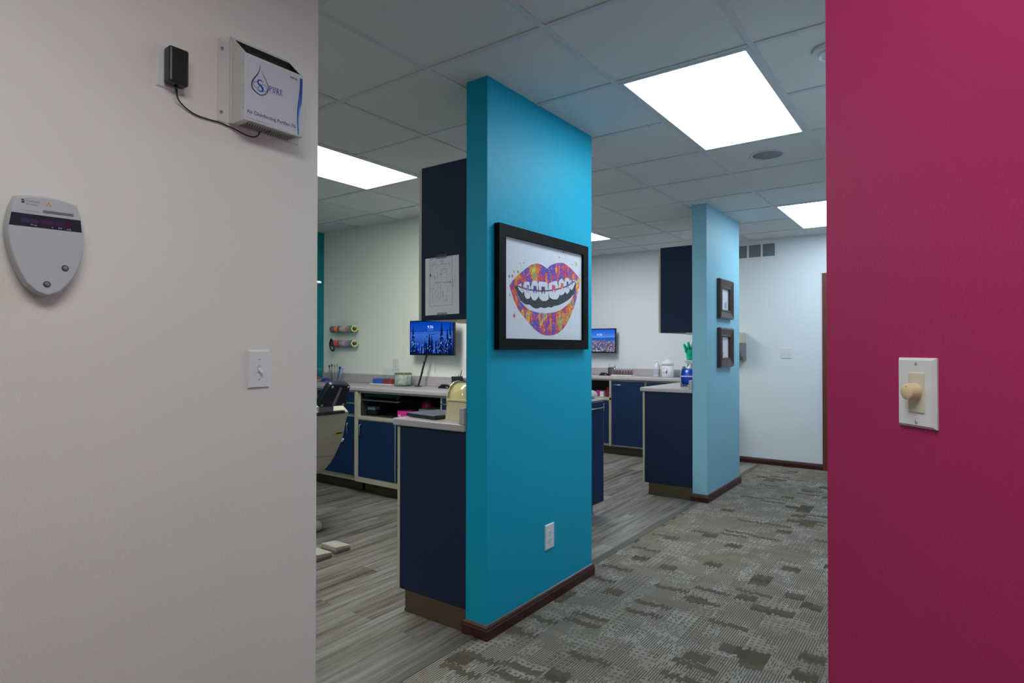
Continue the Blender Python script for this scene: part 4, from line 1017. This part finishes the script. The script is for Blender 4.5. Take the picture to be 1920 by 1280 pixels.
def pen_cup(label, x, y, pens, mesh_m):
    t = thing('pen_cup', label, 'cup', (x, y, CT))
    mk('cup_body', B().lathe([(0, 0), (.040, 0), (.046, .004), (.050, .100), (.052, .104), (.048, .104), (.046, .008), (0, .006)], n=24), mesh_m, t)
    for nm, rgb, dx, ln, lx in pens:
        b = B().tube([(0, 0, 0), (lx * .7, 0, ln * .8), (lx, 0, ln)], [.0035, .004, .002], 8)
        o = mk('pen', b, plain('pen_' + nm.replace(' ', '_'), rgb, .4), None); o.location = (x + dx, y, CT + .009)
        tag(o, '%s pen standing in the %s' % (nm, 'cup beside the mouse on the near worktop' if y < 5 else 'dark cup on the far worktop'), 'pen')
pen_cup('black wire pen cup on the near worktop at the hanging cabinet side', -3.515, 4.02, [('white', (206, 206, 210), -.012, .135, -.012), ('black', (24, 24, 28), .02, .15, .034), ('grey', (110, 112, 116), .01, .120, .01)], plain('black_mesh', (34, 35, 40), .5))

# things on the open shelf
t = thing('keyboard_tray', 'black pull-out keyboard tray under the near worktop', 'tray', (-4.10, YF, .845), 0)
mk('tray_board', B().rbox(-.255, .26, .01, .36, -.010, .006, .003).box(-.24, .24, .02, .3, .03, .055), M_black, t)
mk('tray_edge', B().box(-.25, .245, .004, .0095, -.006, .0), plain('silver_edge', (150, 152, 156), .3, .8), t)
for sx in (-.2, .2): mk('rail', B().box(sx - .015, sx + .015, .03, .34, .0065, .062), M_black, t)
t = thing('label_printer', 'small black device with silver top on the open shelf', 'device', (-4.28, 3.76, .7025), 0)
mk('device_body', B().rbox(-.07, .07, -.05, .08, 0, .045, .01), M_black, t)
mk('device_top', B().rbox(-.055, .045, -.045, .02, .0455, .075, .006), plain('silver_blue_plastic', (150, 166, 190), .3, .4), t)
o = mk('tissue_box', B().rbox(-.0625, .0625, -.06, .06, 0, .062, .002).flat([(-.05, .01), (-.02, .01), (-.02, .03), (-.05, .03)], -.0606, 1), [M_magenta, plain('pale_pink_ink', (240, 170, 215), .6)], None)
o.location = (-3.86, 3.76, .7025); tag(o, 'bright pink box on the open shelf behind the laptop', 'box')
o = mk('small_red_box', B().rbox(-.05, .05, -.05, .05, 0, .055, .003), M_dkred, None); o.location = (-3.725, 3.77, .7025); tag(o, 'dark red low box right of the pink box on the shelf', 'box')
t = thing('ball_bottle', 'dark red round-topped container behind the boxes on the shelf', 'container', (-3.745, 3.90, .7025))
mk('container_body', B().lathe([(0, 0), (.058, 0), (.06, .06), (.06, .10), (.052, .13), (.034, .15), (0, .158)], n=24), M_dkred, t)
for k in range(3):
    o = mk('paper_stack', B().rbox(-.10, .10, -.11, .11, 0, .030, .002), [plain('pale_paper', (196, 190, 216), .7), plain('violet_folder', (64, 48, 140), .6), plain('grey_folder', (120, 120, 140), .6)][k], None)
    o.location = ((-3.57, 3.84, .7025), (-3.50, 3.88, .7335), (-3.59, 3.83, .7645))[k]; o.rotation_euler = (0, 0, (.1, -.2, .15)[k])
    tag(o, ('pale paper stack at the bottom of the shelf pile', 'violet folder in the middle of the shelf pile', 'grey folder on top of the shelf pile')[k], 'papers', 'papers piled on the open shelf')

# ------------------------------------------------------------------ on the peninsulas
t = thing('laptop', 'closed dark grey laptop lying on the worktop by the teal wall end', 'laptop', (-2.163, 2.315, CT), -8)
mk('laptop_base', B().rbox(-.115, .115, -.11, .11, .003, .014, .003), plain('dark_grey_metal', (46, 48, 54), .35, .3), t)
mk('laptop_lid', B().rbox(-.115, .115, -.11, .11, .0142, .021, .003), plain('slate_metal', (84, 88, 98), .35, .4), t)
for x in (-.1, .1): mk('rubber_foot', B().box(x - .012, x + .012, -.09, .09, 0, .0032), M_black, t)
def film_box(label, loc, wd, side_m, film_m, bar_m, ht, skirt=True):
    """bread-box shaped film dispenser: side plates, roll, cutter bar, front skirt; local -y is the front"""
    t = thing('film_dispenser', label, 'dispenser', loc, 0)
    k = ht / .19
    pf = [(-.012, 0), (-.002, .07 * k), (-.004, .105 * k), (.004, .135 * k), (.022, .165 * k), (.048, .184 * k), (.08, .19 * k), (.115, .184 * k), (.145, .16 * k), (.16, .12 * k), (.165, .0)]
    for x in (0, wd - .006): mk('side_plate', B().prism(pf, 'x', x, x + .006), side_m, t)
    pi = [(a + .006, b - .004) for a, b in pf[2:-1]]
    c = (.078, (.105 if skirt else .094) * k)
    mk('film_roll', B().prism([(c[0] + .074 * math.cos(2 * PI * i / 36), c[1] + .074 * k * math.sin(2 * PI * i / 36)) for i in range(36)], 'x', .007, wd - .007, 0, True), film_m, t)
    mk('cutter_bar', B().rbox(.0062, wd - .0062, -.010, .006, .094 * k, .104 * k, .002), bar_m, t)
    sk = B().box(.0062, wd - .0062, -.004, .16, 0, .005)
    if skirt: sk.prism([(-.012, .0), (-.006, .0), (.006, .09 * k), (.001, .09 * k)], 'x', .0062, wd - .0062)
    mk('front_skirt' if skirt else 'bottom_plate', sk, side_m, t)
film_box('cream film roll dispenser on the worktop against the teal wall end', (-2.030, 2.245, CT), .166, plain('cream_plastic', (208, 200, 164), .35), M_film, M_film, .19)
film_box('blue film roll dispenser on the worktop by the pale blue wall end', (-2.008, 5.36, CT), .15, M_plastg, M_bluefilm, M_plast, .19, False)
t = thing('spray_bottle', 'white spray bottle behind the blue film roll', 'bottle', (-2.07, 5.80, CT))
mk('bottle_body', B().lathe([(0, 0), (.042, 0), (.044, .01), (.044, .13), (.03, .17), (.015, .185), (.015, .20), (0, .20)]), M_plast, t)
mk('trigger_head', B().rbox(-.045, .03, -.012, .012, .201, .235, .006).tube([(-.02, 0, .202), (-.035, 0, .185), (-.032, 0, .165)], .006, 8).cyl((-.045, 0, .223), (-.062, 0, .223), .007, n=12), M_plast, t)
# rubber glove standing on a drying peg
t = thing('rubber_glove', 'teal green rubber glove standing upright behind the spray bottle', 'glove', (-2.145, 6.02, CT), 20)
bmh = B().lathe([(.052, .0), (.054, .006), (.046, .10), (.036, .19), (.044, .26), (.050, .30), (.042, .335), (.0, .345)], n=20)
for v_i in range(len(bmh.v)):
    x, y, z = bmh.v[v_i]; bmh.v[v_i] = (x, y * (.55 if z > .2 else .75), z)
for (x, dx, ln, rr_) in ((-.036, -.034, .085, .0165), (-.013, -.014, .105, .017), (.012, .008, .10, .017), (.035, .024, .08, .0155)):
    bmh.tube([(x, 0, .31), (x + dx * .4, .0, .31 + ln * .5), (x + dx, -.012, .31 + ln)], [rr_ * 1.15, rr_, rr_ * .75], 10)
bmh.tube([(.030, -.01, .225), (.062, -.024, .275), (.075, -.030, .325)], [.016, .014, .010], 10)
mk('glove_shell', bmh, M_gloves, t)
mk('drying_peg', B().cyl((0, 0, 0), (0, 0, .30), .006, n=10), M_plast, t)

# far worktop
mouse('black computer mouse on the far worktop under the seaside monitor', (-3.665, 7.07, CT), 6)
pen_cup('dark wire pen cup on the far worktop beside the clear rack', -3.592, 7.14, [('steel', (150, 152, 160), -.01, .14, -.03), ('silver', (196, 198, 204), .01, .125, .02), ('dark', (40, 42, 50), .02, .13, .035)], plain('grey_mesh', (92, 92, 104), .5))
t = thing('bottle_rack', 'clear tray rack holding a row of dark red bottles on the far worktop', 'rack', (-3.40, 7.08, CT))
mk('rack_base', B().rbox(-.145, .145, -.06, .06, 0, .014, .003), M_plast, t)
mk('rack_wall', B().box(-.14, .14, -.055, -.052, .0145, .085).box(-.14, .14, .052, .055, .0145, .085).box(-.143, -.14, -.055, .055, .0145, .085).box(.14, .143, -.055, .055, .0145, .085), M_acrylic, t)
mk('rack_lid', B().box(-.14, .143, .0555, .0585, .07, .125), M_acrylic, t)
bt = None; caps = ('white', 'clear', 'grey')
for k in range(7):
    x = -3.40 - .118 + k * .0395
    t = thing('small_bottle', '%s dark red bottle from the left in the clear rack' % ('first', 'second', 'third', 'fourth', 'fifth', 'sixth', 'seventh')[k], 'bottle', (x, 7.07, CT + .0148), 0, 'dark red bottles in the clear rack')
    mk('bottle_body', B().lathe([(0, 0), (.015, 0), (.016, .003), (.016, .05), (.007, .06), (.007, .064), (0, .064)], n=16), plain('wine_red_bottle', (96, 28, 46), .3), t)
    mk('bottle_cap', B().lathe([(0, .0642), (.0075, .0642), (.0065, .084), (0, .084)], n=12), M_plast, t)
t = thing('pump_bottle', 'white plastic bottle on the far worktop left of the white tub', 'bottle', (-2.951, 7.08, CT))
mk('bottle_body', B().lathe([(0, 0), (.037, 0), (.040, .005), (.040, .115), (.036, .14), (.018, .165), (.018, .18), (0, .18)], n=24), M_plast, t)
mk('bottle_cap', B().lathe([(0, .1802), (.016, .1802), (.015, .203), (0, .205)], n=16), M_plast, t)
mk('bottle_label', B().lathe([(.0404, .03), (.0407, .031), (.0407, .10), (.0404, .101)], n=24), plain('pale_grey_label', (178, 186, 200), .5), t)
t = thing('wipes_tub', 'round white wipes tub with a blue mark on the far worktop', 'tub', (-2.808, 7.07, CT))
mk('tub_body', B().lathe([(0, 0), (.068, 0), (.071, .004), (.073, .145), (0, .145)], n=32), M_plast, t)
mk('tub_lid', B().lathe([(0, .1455), (.075, .1455), (.075, .17), (.066, .185), (.04, .197), (.038, .21), (0, .212)], n=32), M_plast, t)
b = B()
def wrap(pts, z0, m):
    b.add([(.0735 * math.sin(a), -.0735 * math.cos(a), z0 + z) for a, z in pts], [list(range(len(pts)))], m)
wrap([(.05, 0), (.18, -.012), (.30, .0), (.30, .02), (.26, .05), (.20, .03), (.10, .02)], .055, 0)
wrap([(-.42, .018), (-.38, .018), (-.30, .002), (-.22, .024), (-.18, .024), (-.28, -.006), (-.33, -.006)], .05, 1)
for k in range(6): wrap([(-.5 + k * .15, 0), (-.42 + k * .15, 0), (-.42 + k * .15, .008), (-.5 + k * .15, .008)], .105, 2)
mk('tub_mark', b, [plain('royal_blue_ink', (40, 70, 190), .5), plain('green_grey_ink', (90, 110, 110), .5), plain('pale_blue_ink', (150, 160, 190), .5)], t)
# far open shelf
o = mk('pink_packet', B().rbox(-.065, .065, -.04, .04, 0, .075, .006), M_magenta, None); o.location = (-3.64, 6.96, .7015); tag(o, 'pink packet at the back of the far bay open shelf', 'packet')
o = mk('white_carton', B().rbox(-.025, .025, -.04, .04, 0, .066, .002), M_plast, None); o.location = (-3.585, 6.89, .7015); tag(o, 'small white carton on the far bay open shelf', 'carton')
t = thing('red_bottle', 'magenta and grey bottle at the right of the far bay open shelf', 'bottle', (-3.52, 6.90, .7015))
mk('bottle_body', B().lathe([(0, 0), (.026, 0), (.028, .004), (.028, .07), (.016, .09), (.016, .10), (0, .10)]), M_dkred, t)
mk('bottle_cap', B().lathe([(0, .1005), (.017, .1005), (.016, .12), (0, .122)]), plain('rose_plastic', (180, 60, 90), .4), t)
o = mk('black_tray', B().rbox(-.14, .14, -.1, .12, 0, .045, .01), M_black, None); o.location = (-3.865, 7.0, .86); o.location.z = .7015; tag(o, 'black tray at the left of the far bay open shelf', 'tray')

# ------------------------------------------------------------------ far wall: vent and towel dispenser
t = thing('air_vent', 'white return-air grille high on the far wall near the ceiling', 'vent', (-1.597 - .30, FY, 2.328), 0)
W_, H_ = .60, .172
b = B(); cells = [.003 + .0]
xs_ = [.022, .1505, .171, .302, .323, .4545, .4755, .578]
xs_ = [.60 - .026 - .131 * k - .0205 * k for k in range(4)]
op = [(x - .131, x) for x in xs_][::-1]
b.box(0, W_, -.006, 0, 0, .026).box(0, W_, -.006, 0, H_ - .005, H_)
edges = [0] + [v for p in op for v in p] + [W_]
for k in range(0, len(edges), 2):
    if edges[k + 1] > edges[k]: b.box(edges[k], edges[k + 1], -.006, 0, .026, H_ - .005)
b.xf(Matrix.Translation((-.30, 0, 0)))
mk('vent_frame', b, M_plast, t)
for a, c in op:
    q = B()
    for k in range(7):
        z = .03 + k * .0195
        q.add([(a - .30, -.004, z), (c - .30, -.004, z), (c - .30, -.0005, z + .016), (a - .30, -.0005, z + .016)], [(0, 1, 2, 3)])
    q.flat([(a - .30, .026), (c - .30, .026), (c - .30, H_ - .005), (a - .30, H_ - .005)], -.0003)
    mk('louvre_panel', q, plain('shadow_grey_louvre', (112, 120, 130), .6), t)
t = thing('towel_dispenser', 'wall dispenser with cream top on the far wall behind the pale blue wall end', 'dispenser', (-2.07, FY, 1.175), 0)
mk('dispenser_top', B().rbox(-.135, .135, -.19, 0, .19, .318, .012), plain('cream_grey_plastic', (186, 184, 164), .45), t)
mk('dispenser_body', B().prism([(0, .0), (-.10, .0), (-.17, .05), (-.185, .10), (-.185, .1895), (0, .1895)], 'x', -.13, .13), plain('smoke_grey_plastic', (112, 114, 112), .3), t)

# ------------------------------------------------------------------ dental chair seen from behind
t = thing('dental_chair', 'beige dental chair with dark headrest at the left wall edge, seen from behind', 'chair', (-3.80, 2.62, 0), 0)
CXc, CYc = -3.80, 2.62
rear = [(-3.520, .856), (-3.532, .835), (-3.550, .79), (-3.566, .735), (-3.582, .68), (-3.605, .63), (-3.640, .578), (-3.678, .522), (-3.733, .455), (-3.801, .397), (-3.860, .368), (-3.92, .35)]
frontl = [(x - .085 - .02 * math.sin(k / 11 * PI), z + .06) for k, (x, z) in enumerate(rear)][::-1]
b = B(); pl = [(x - CXc, z) for x, z in rear + frontl]
n = len(pl); cz_ = sum(q[1] for q in pl) / n; cx_ = sum(q[0] for q in pl) / n
lay = [(-.265, .93, 0), (-.258, .985, 0), (-.235, 1, 0), (.2, 1, 0), (.222, .985, 0), (.23, .95, 0)]
v = []
for yy, sc_, _ in lay: v += [(cx_ + (px - cx_) * (1 if sc_ == 1 else sc_ * .5 + .5), yy, cz_ + (pz - cz_) * (1 if sc_ == 1 else sc_ * .5 + .5)) for px, pz in pl]
b.add(v, [(k * n + i, k * n + (i + 1) % n, (k + 1) * n + (i + 1) % n, (k + 1) * n + i) for k in range(len(lay) - 1) for i in range(n)], 0)
b.add(v, [list(range(n))[::-1], [(len(lay) - 1) * n + i for i in range(n)]])
mk('back_shell', b, M_beige, t)
mk('seam_strip', B().tube([(-3.668 - CXc + .004, .20, .525), (-3.655 - CXc + .004, .0, .545), (-3.640 - CXc + .004, -.24, .566)], .002, 6), plain('grey_seam', (130, 124, 110), .6), t)
b = B()
for k in range(5):      # upholstery on the far face of the back
    u0 = k / 5; i0 = int(u0 * 8)
pc = [(x - .012 - CXc, z) for x, z in frontl[3:]]
pc2 = [(x - .075, z + .035) for x, z in pc][::-1]
mk('back_cushion', B().prism(pc + pc2, 'y', -.24, .20), M_navyvinyl, t, .015)
mk('seat_cushion', B().rbox(-1.15, -.20, -.26, .20, .50, .60, .04, 0, 3), M_navyvinyl, t)
mk('seat_shell', B().rbox(-1.05, -.22, -.22, .16, .40, .499, .03, 0, 3), M_beige, t)
mk('chair_column', B().rbox(-.70, -.30, -.20, .12, .07, .40, .05, 0, 3), M_beige, t)
mk('chair_base', B().rbox(-.95, .150, -.25, .12, .002, .078, .036, 0, 4), M_beige, t)
# headrest: rounded slab between four corners (bottom near/far, top near/far)
c00, c01, c10, c11 = Vector((-3.490, 2.552, .906)), Vector((-3.490, 2.800, .900)), Vector((-3.390, 2.594, 1.064)), Vector((-3.390, 2.763, 1.052))
def hq(u, w): return (c00 * (1 - u) + c01 * u) * (1 - w) + (c10 * (1 - u) + c11 * u) * w - Vector((CXc, CYc, 0))
nrm = (hq(1, 0) - hq(0, 0)).cross(hq(0, 1) - hq(0, 0)).normalized()
if nrm.x < 0: nrm = -nrm
prm = []
for (u, w, a0) in ((.12, .12, PI), (.88, .12, 1.5 * PI), (.88, .88, 0), (.12, .88, .5 * PI)):
    for k in range(5): prm.append((u + .12 * math.cos(a0 + k * PI / 8), w + .12 * math.sin(a0 + k * PI / 8)))
b = B(); v = []; n = len(prm)
for dd, sc_ in ((-.056, .86), (-.05, .96), (-.04, 1), (-.012, 1), (-.004, .97), (0, .9)):
    for (u, w) in prm: v.append(tuple(hq(.5 + (u - .5) * sc_, .5 + (w - .5) * sc_) + nrm * dd))
b.add(v, [(k * n + i, k * n + (i + 1) % n, (k + 1) * n + (i + 1) % n, (k + 1) * n + i) for k in range(5) for i in range(n)], 0, True)
b.add(v, [list(range(n))[::-1], [5 * n + i for i in range(n)]])
hr = mk('headrest', b, M_navyvinyl, t)
st_ = [hq(.46, .10), hq(.57, .10), hq(.57, .90), hq(.46, .90)]
mk('headrest_strip', B().add([tuple(p + nrm * .0005) for p in st_] + [tuple(p + nrm * .006) for p in st_], [(4, 5, 6, 7), (0, 1, 5, 4), (1, 2, 6, 5), (2, 3, 7, 6), (3, 0, 4, 7)]), plain('grey_metal_strip', (150, 152, 156), .35, .6), hr)
for u, w in ((.13, .10), (.13, .90), (.87, .10), (.87, .90)):
    p = hq(u, w); mk('screw', B().cyl(p, p + nrm * .006, .009, .006, 14), M_steel, hr)
mk('headrest_mount', B().rbox(.245, .275, -.02, .10, .850, .905, .004).rbox(.215, .29, -.20, .19, .846, .868, .006, 1), [plain('grey_mount', (120, 120, 120), .4, .5), M_black], t)
lb = B()
x_ = -3.572 - CXc + .004
lb.add([(x_ - .002, .14, .690), (x_ - .002, .212, .690), (x_ + .004, .212, .712), (x_ + .004, .14, .712)], [(0, 1, 2, 3)], 0)
lb.add([(x_ + .001, .150, .697), (x_ + .001, .205, .697), (x_ + .004, .205, .706), (x_ + .004, .150, .706)], [(0, 1, 2, 3)], 1)
mk('warning_label', lb, [plain('yellow_label', (206, 186, 60), .5), M_inkbk], t)
mk('release_lever', B().tube([(-3.64 - CXc, .21, .63), (-3.615 - CXc, .245, .634), (-3.602 - CXc, .245, .650)], .008, 10), plain('ivory_lever', (214, 208, 190), .4), t)
# foot pedals
pd = None
for k, (x, y_, lab) in enumerate(((-3.256, 2.533, 'beige foot pedal farther from the viewer on the vinyl floor'), (-3.232, 2.372, 'beige foot pedal nearer the viewer on the vinyl floor'))):
    lab = ('right-hand beige foot pedal on the plank floor by the dental chair', 'left-hand beige foot pedal on the plank floor, cut by the wall')[k]
    t2 = thing('foot_pedal', lab, 'pedal', (x, y_, 0), 0, 'foot pedals of the dental chair')
    mk('pedal_base', B().rbox(-.075, .075, -.058, .058, 0, .016, .004), plain('pedal_grey_base', (120, 116, 106), .5), t2)
    mk('pedal_plate', B().prism([(-.058, .0162), (.058, .0162), (.058, .034), (-.058, .046)], 'x', -.074, .074), M_beige, t2, .004)
    mk('pedal_tread', B().add([(-.05, -.05, .0458), (.03, -.05, .0458), (.03, .02, .0388), (-.05, .02, .0388)], [(0, 1, 2, 3)]), plain('pale_blue_tread', (176, 186, 196), .5), t2)
# dental operating light: only its tip shows past the left wall
t = thing('operating_light', 'white dental operating light whose tip shows at the left wall edge', 'lamp', (-4.16, 2.90, 1.82), 0)
mk('lamp_head', B().rbox(-.16, .170, -.06, .06, -.006, .012, .006, 0, 3), M_plast, t)
mk('lamp_arm', B().tube([(-.10, 0, .03), (-.35, .0, .30), (-.55, .2, CZ - 1.82 - .02)], .016, 10), M_plast, t)
mk('ceiling_mount', B().lathe([(0, -.03), (.06, -.03), (.07, -.001), (0, -.001)], (-.55, .2, CZ - 1.82), 20), M_plast, t)

# ------------------------------------------------------------------ world and view
w = bpy.data.worlds.new('world'); SC.world = w; w.use_nodes = True
w.node_tree.nodes['Background'].inputs[0].default_value = (.5, .55, .6, 1); w.node_tree.nodes['Background'].inputs[1].default_value = .0
SC.view_settings.view_transform = 'Standard'; SC.view_settings.look = 'None'
SC.view_settings.exposure = 0.0; SC.view_settings.gamma = 1.0; SC.view_settings.use_curve_mapping = False
SC.cycles.max_bounces = 10; SC.cycles.diffuse_bounces = 6; SC.cycles.transparent_max_bounces = 16
SC.cycles.sample_clamp_indirect = 6.0; SC.cycles.use_denoising = True
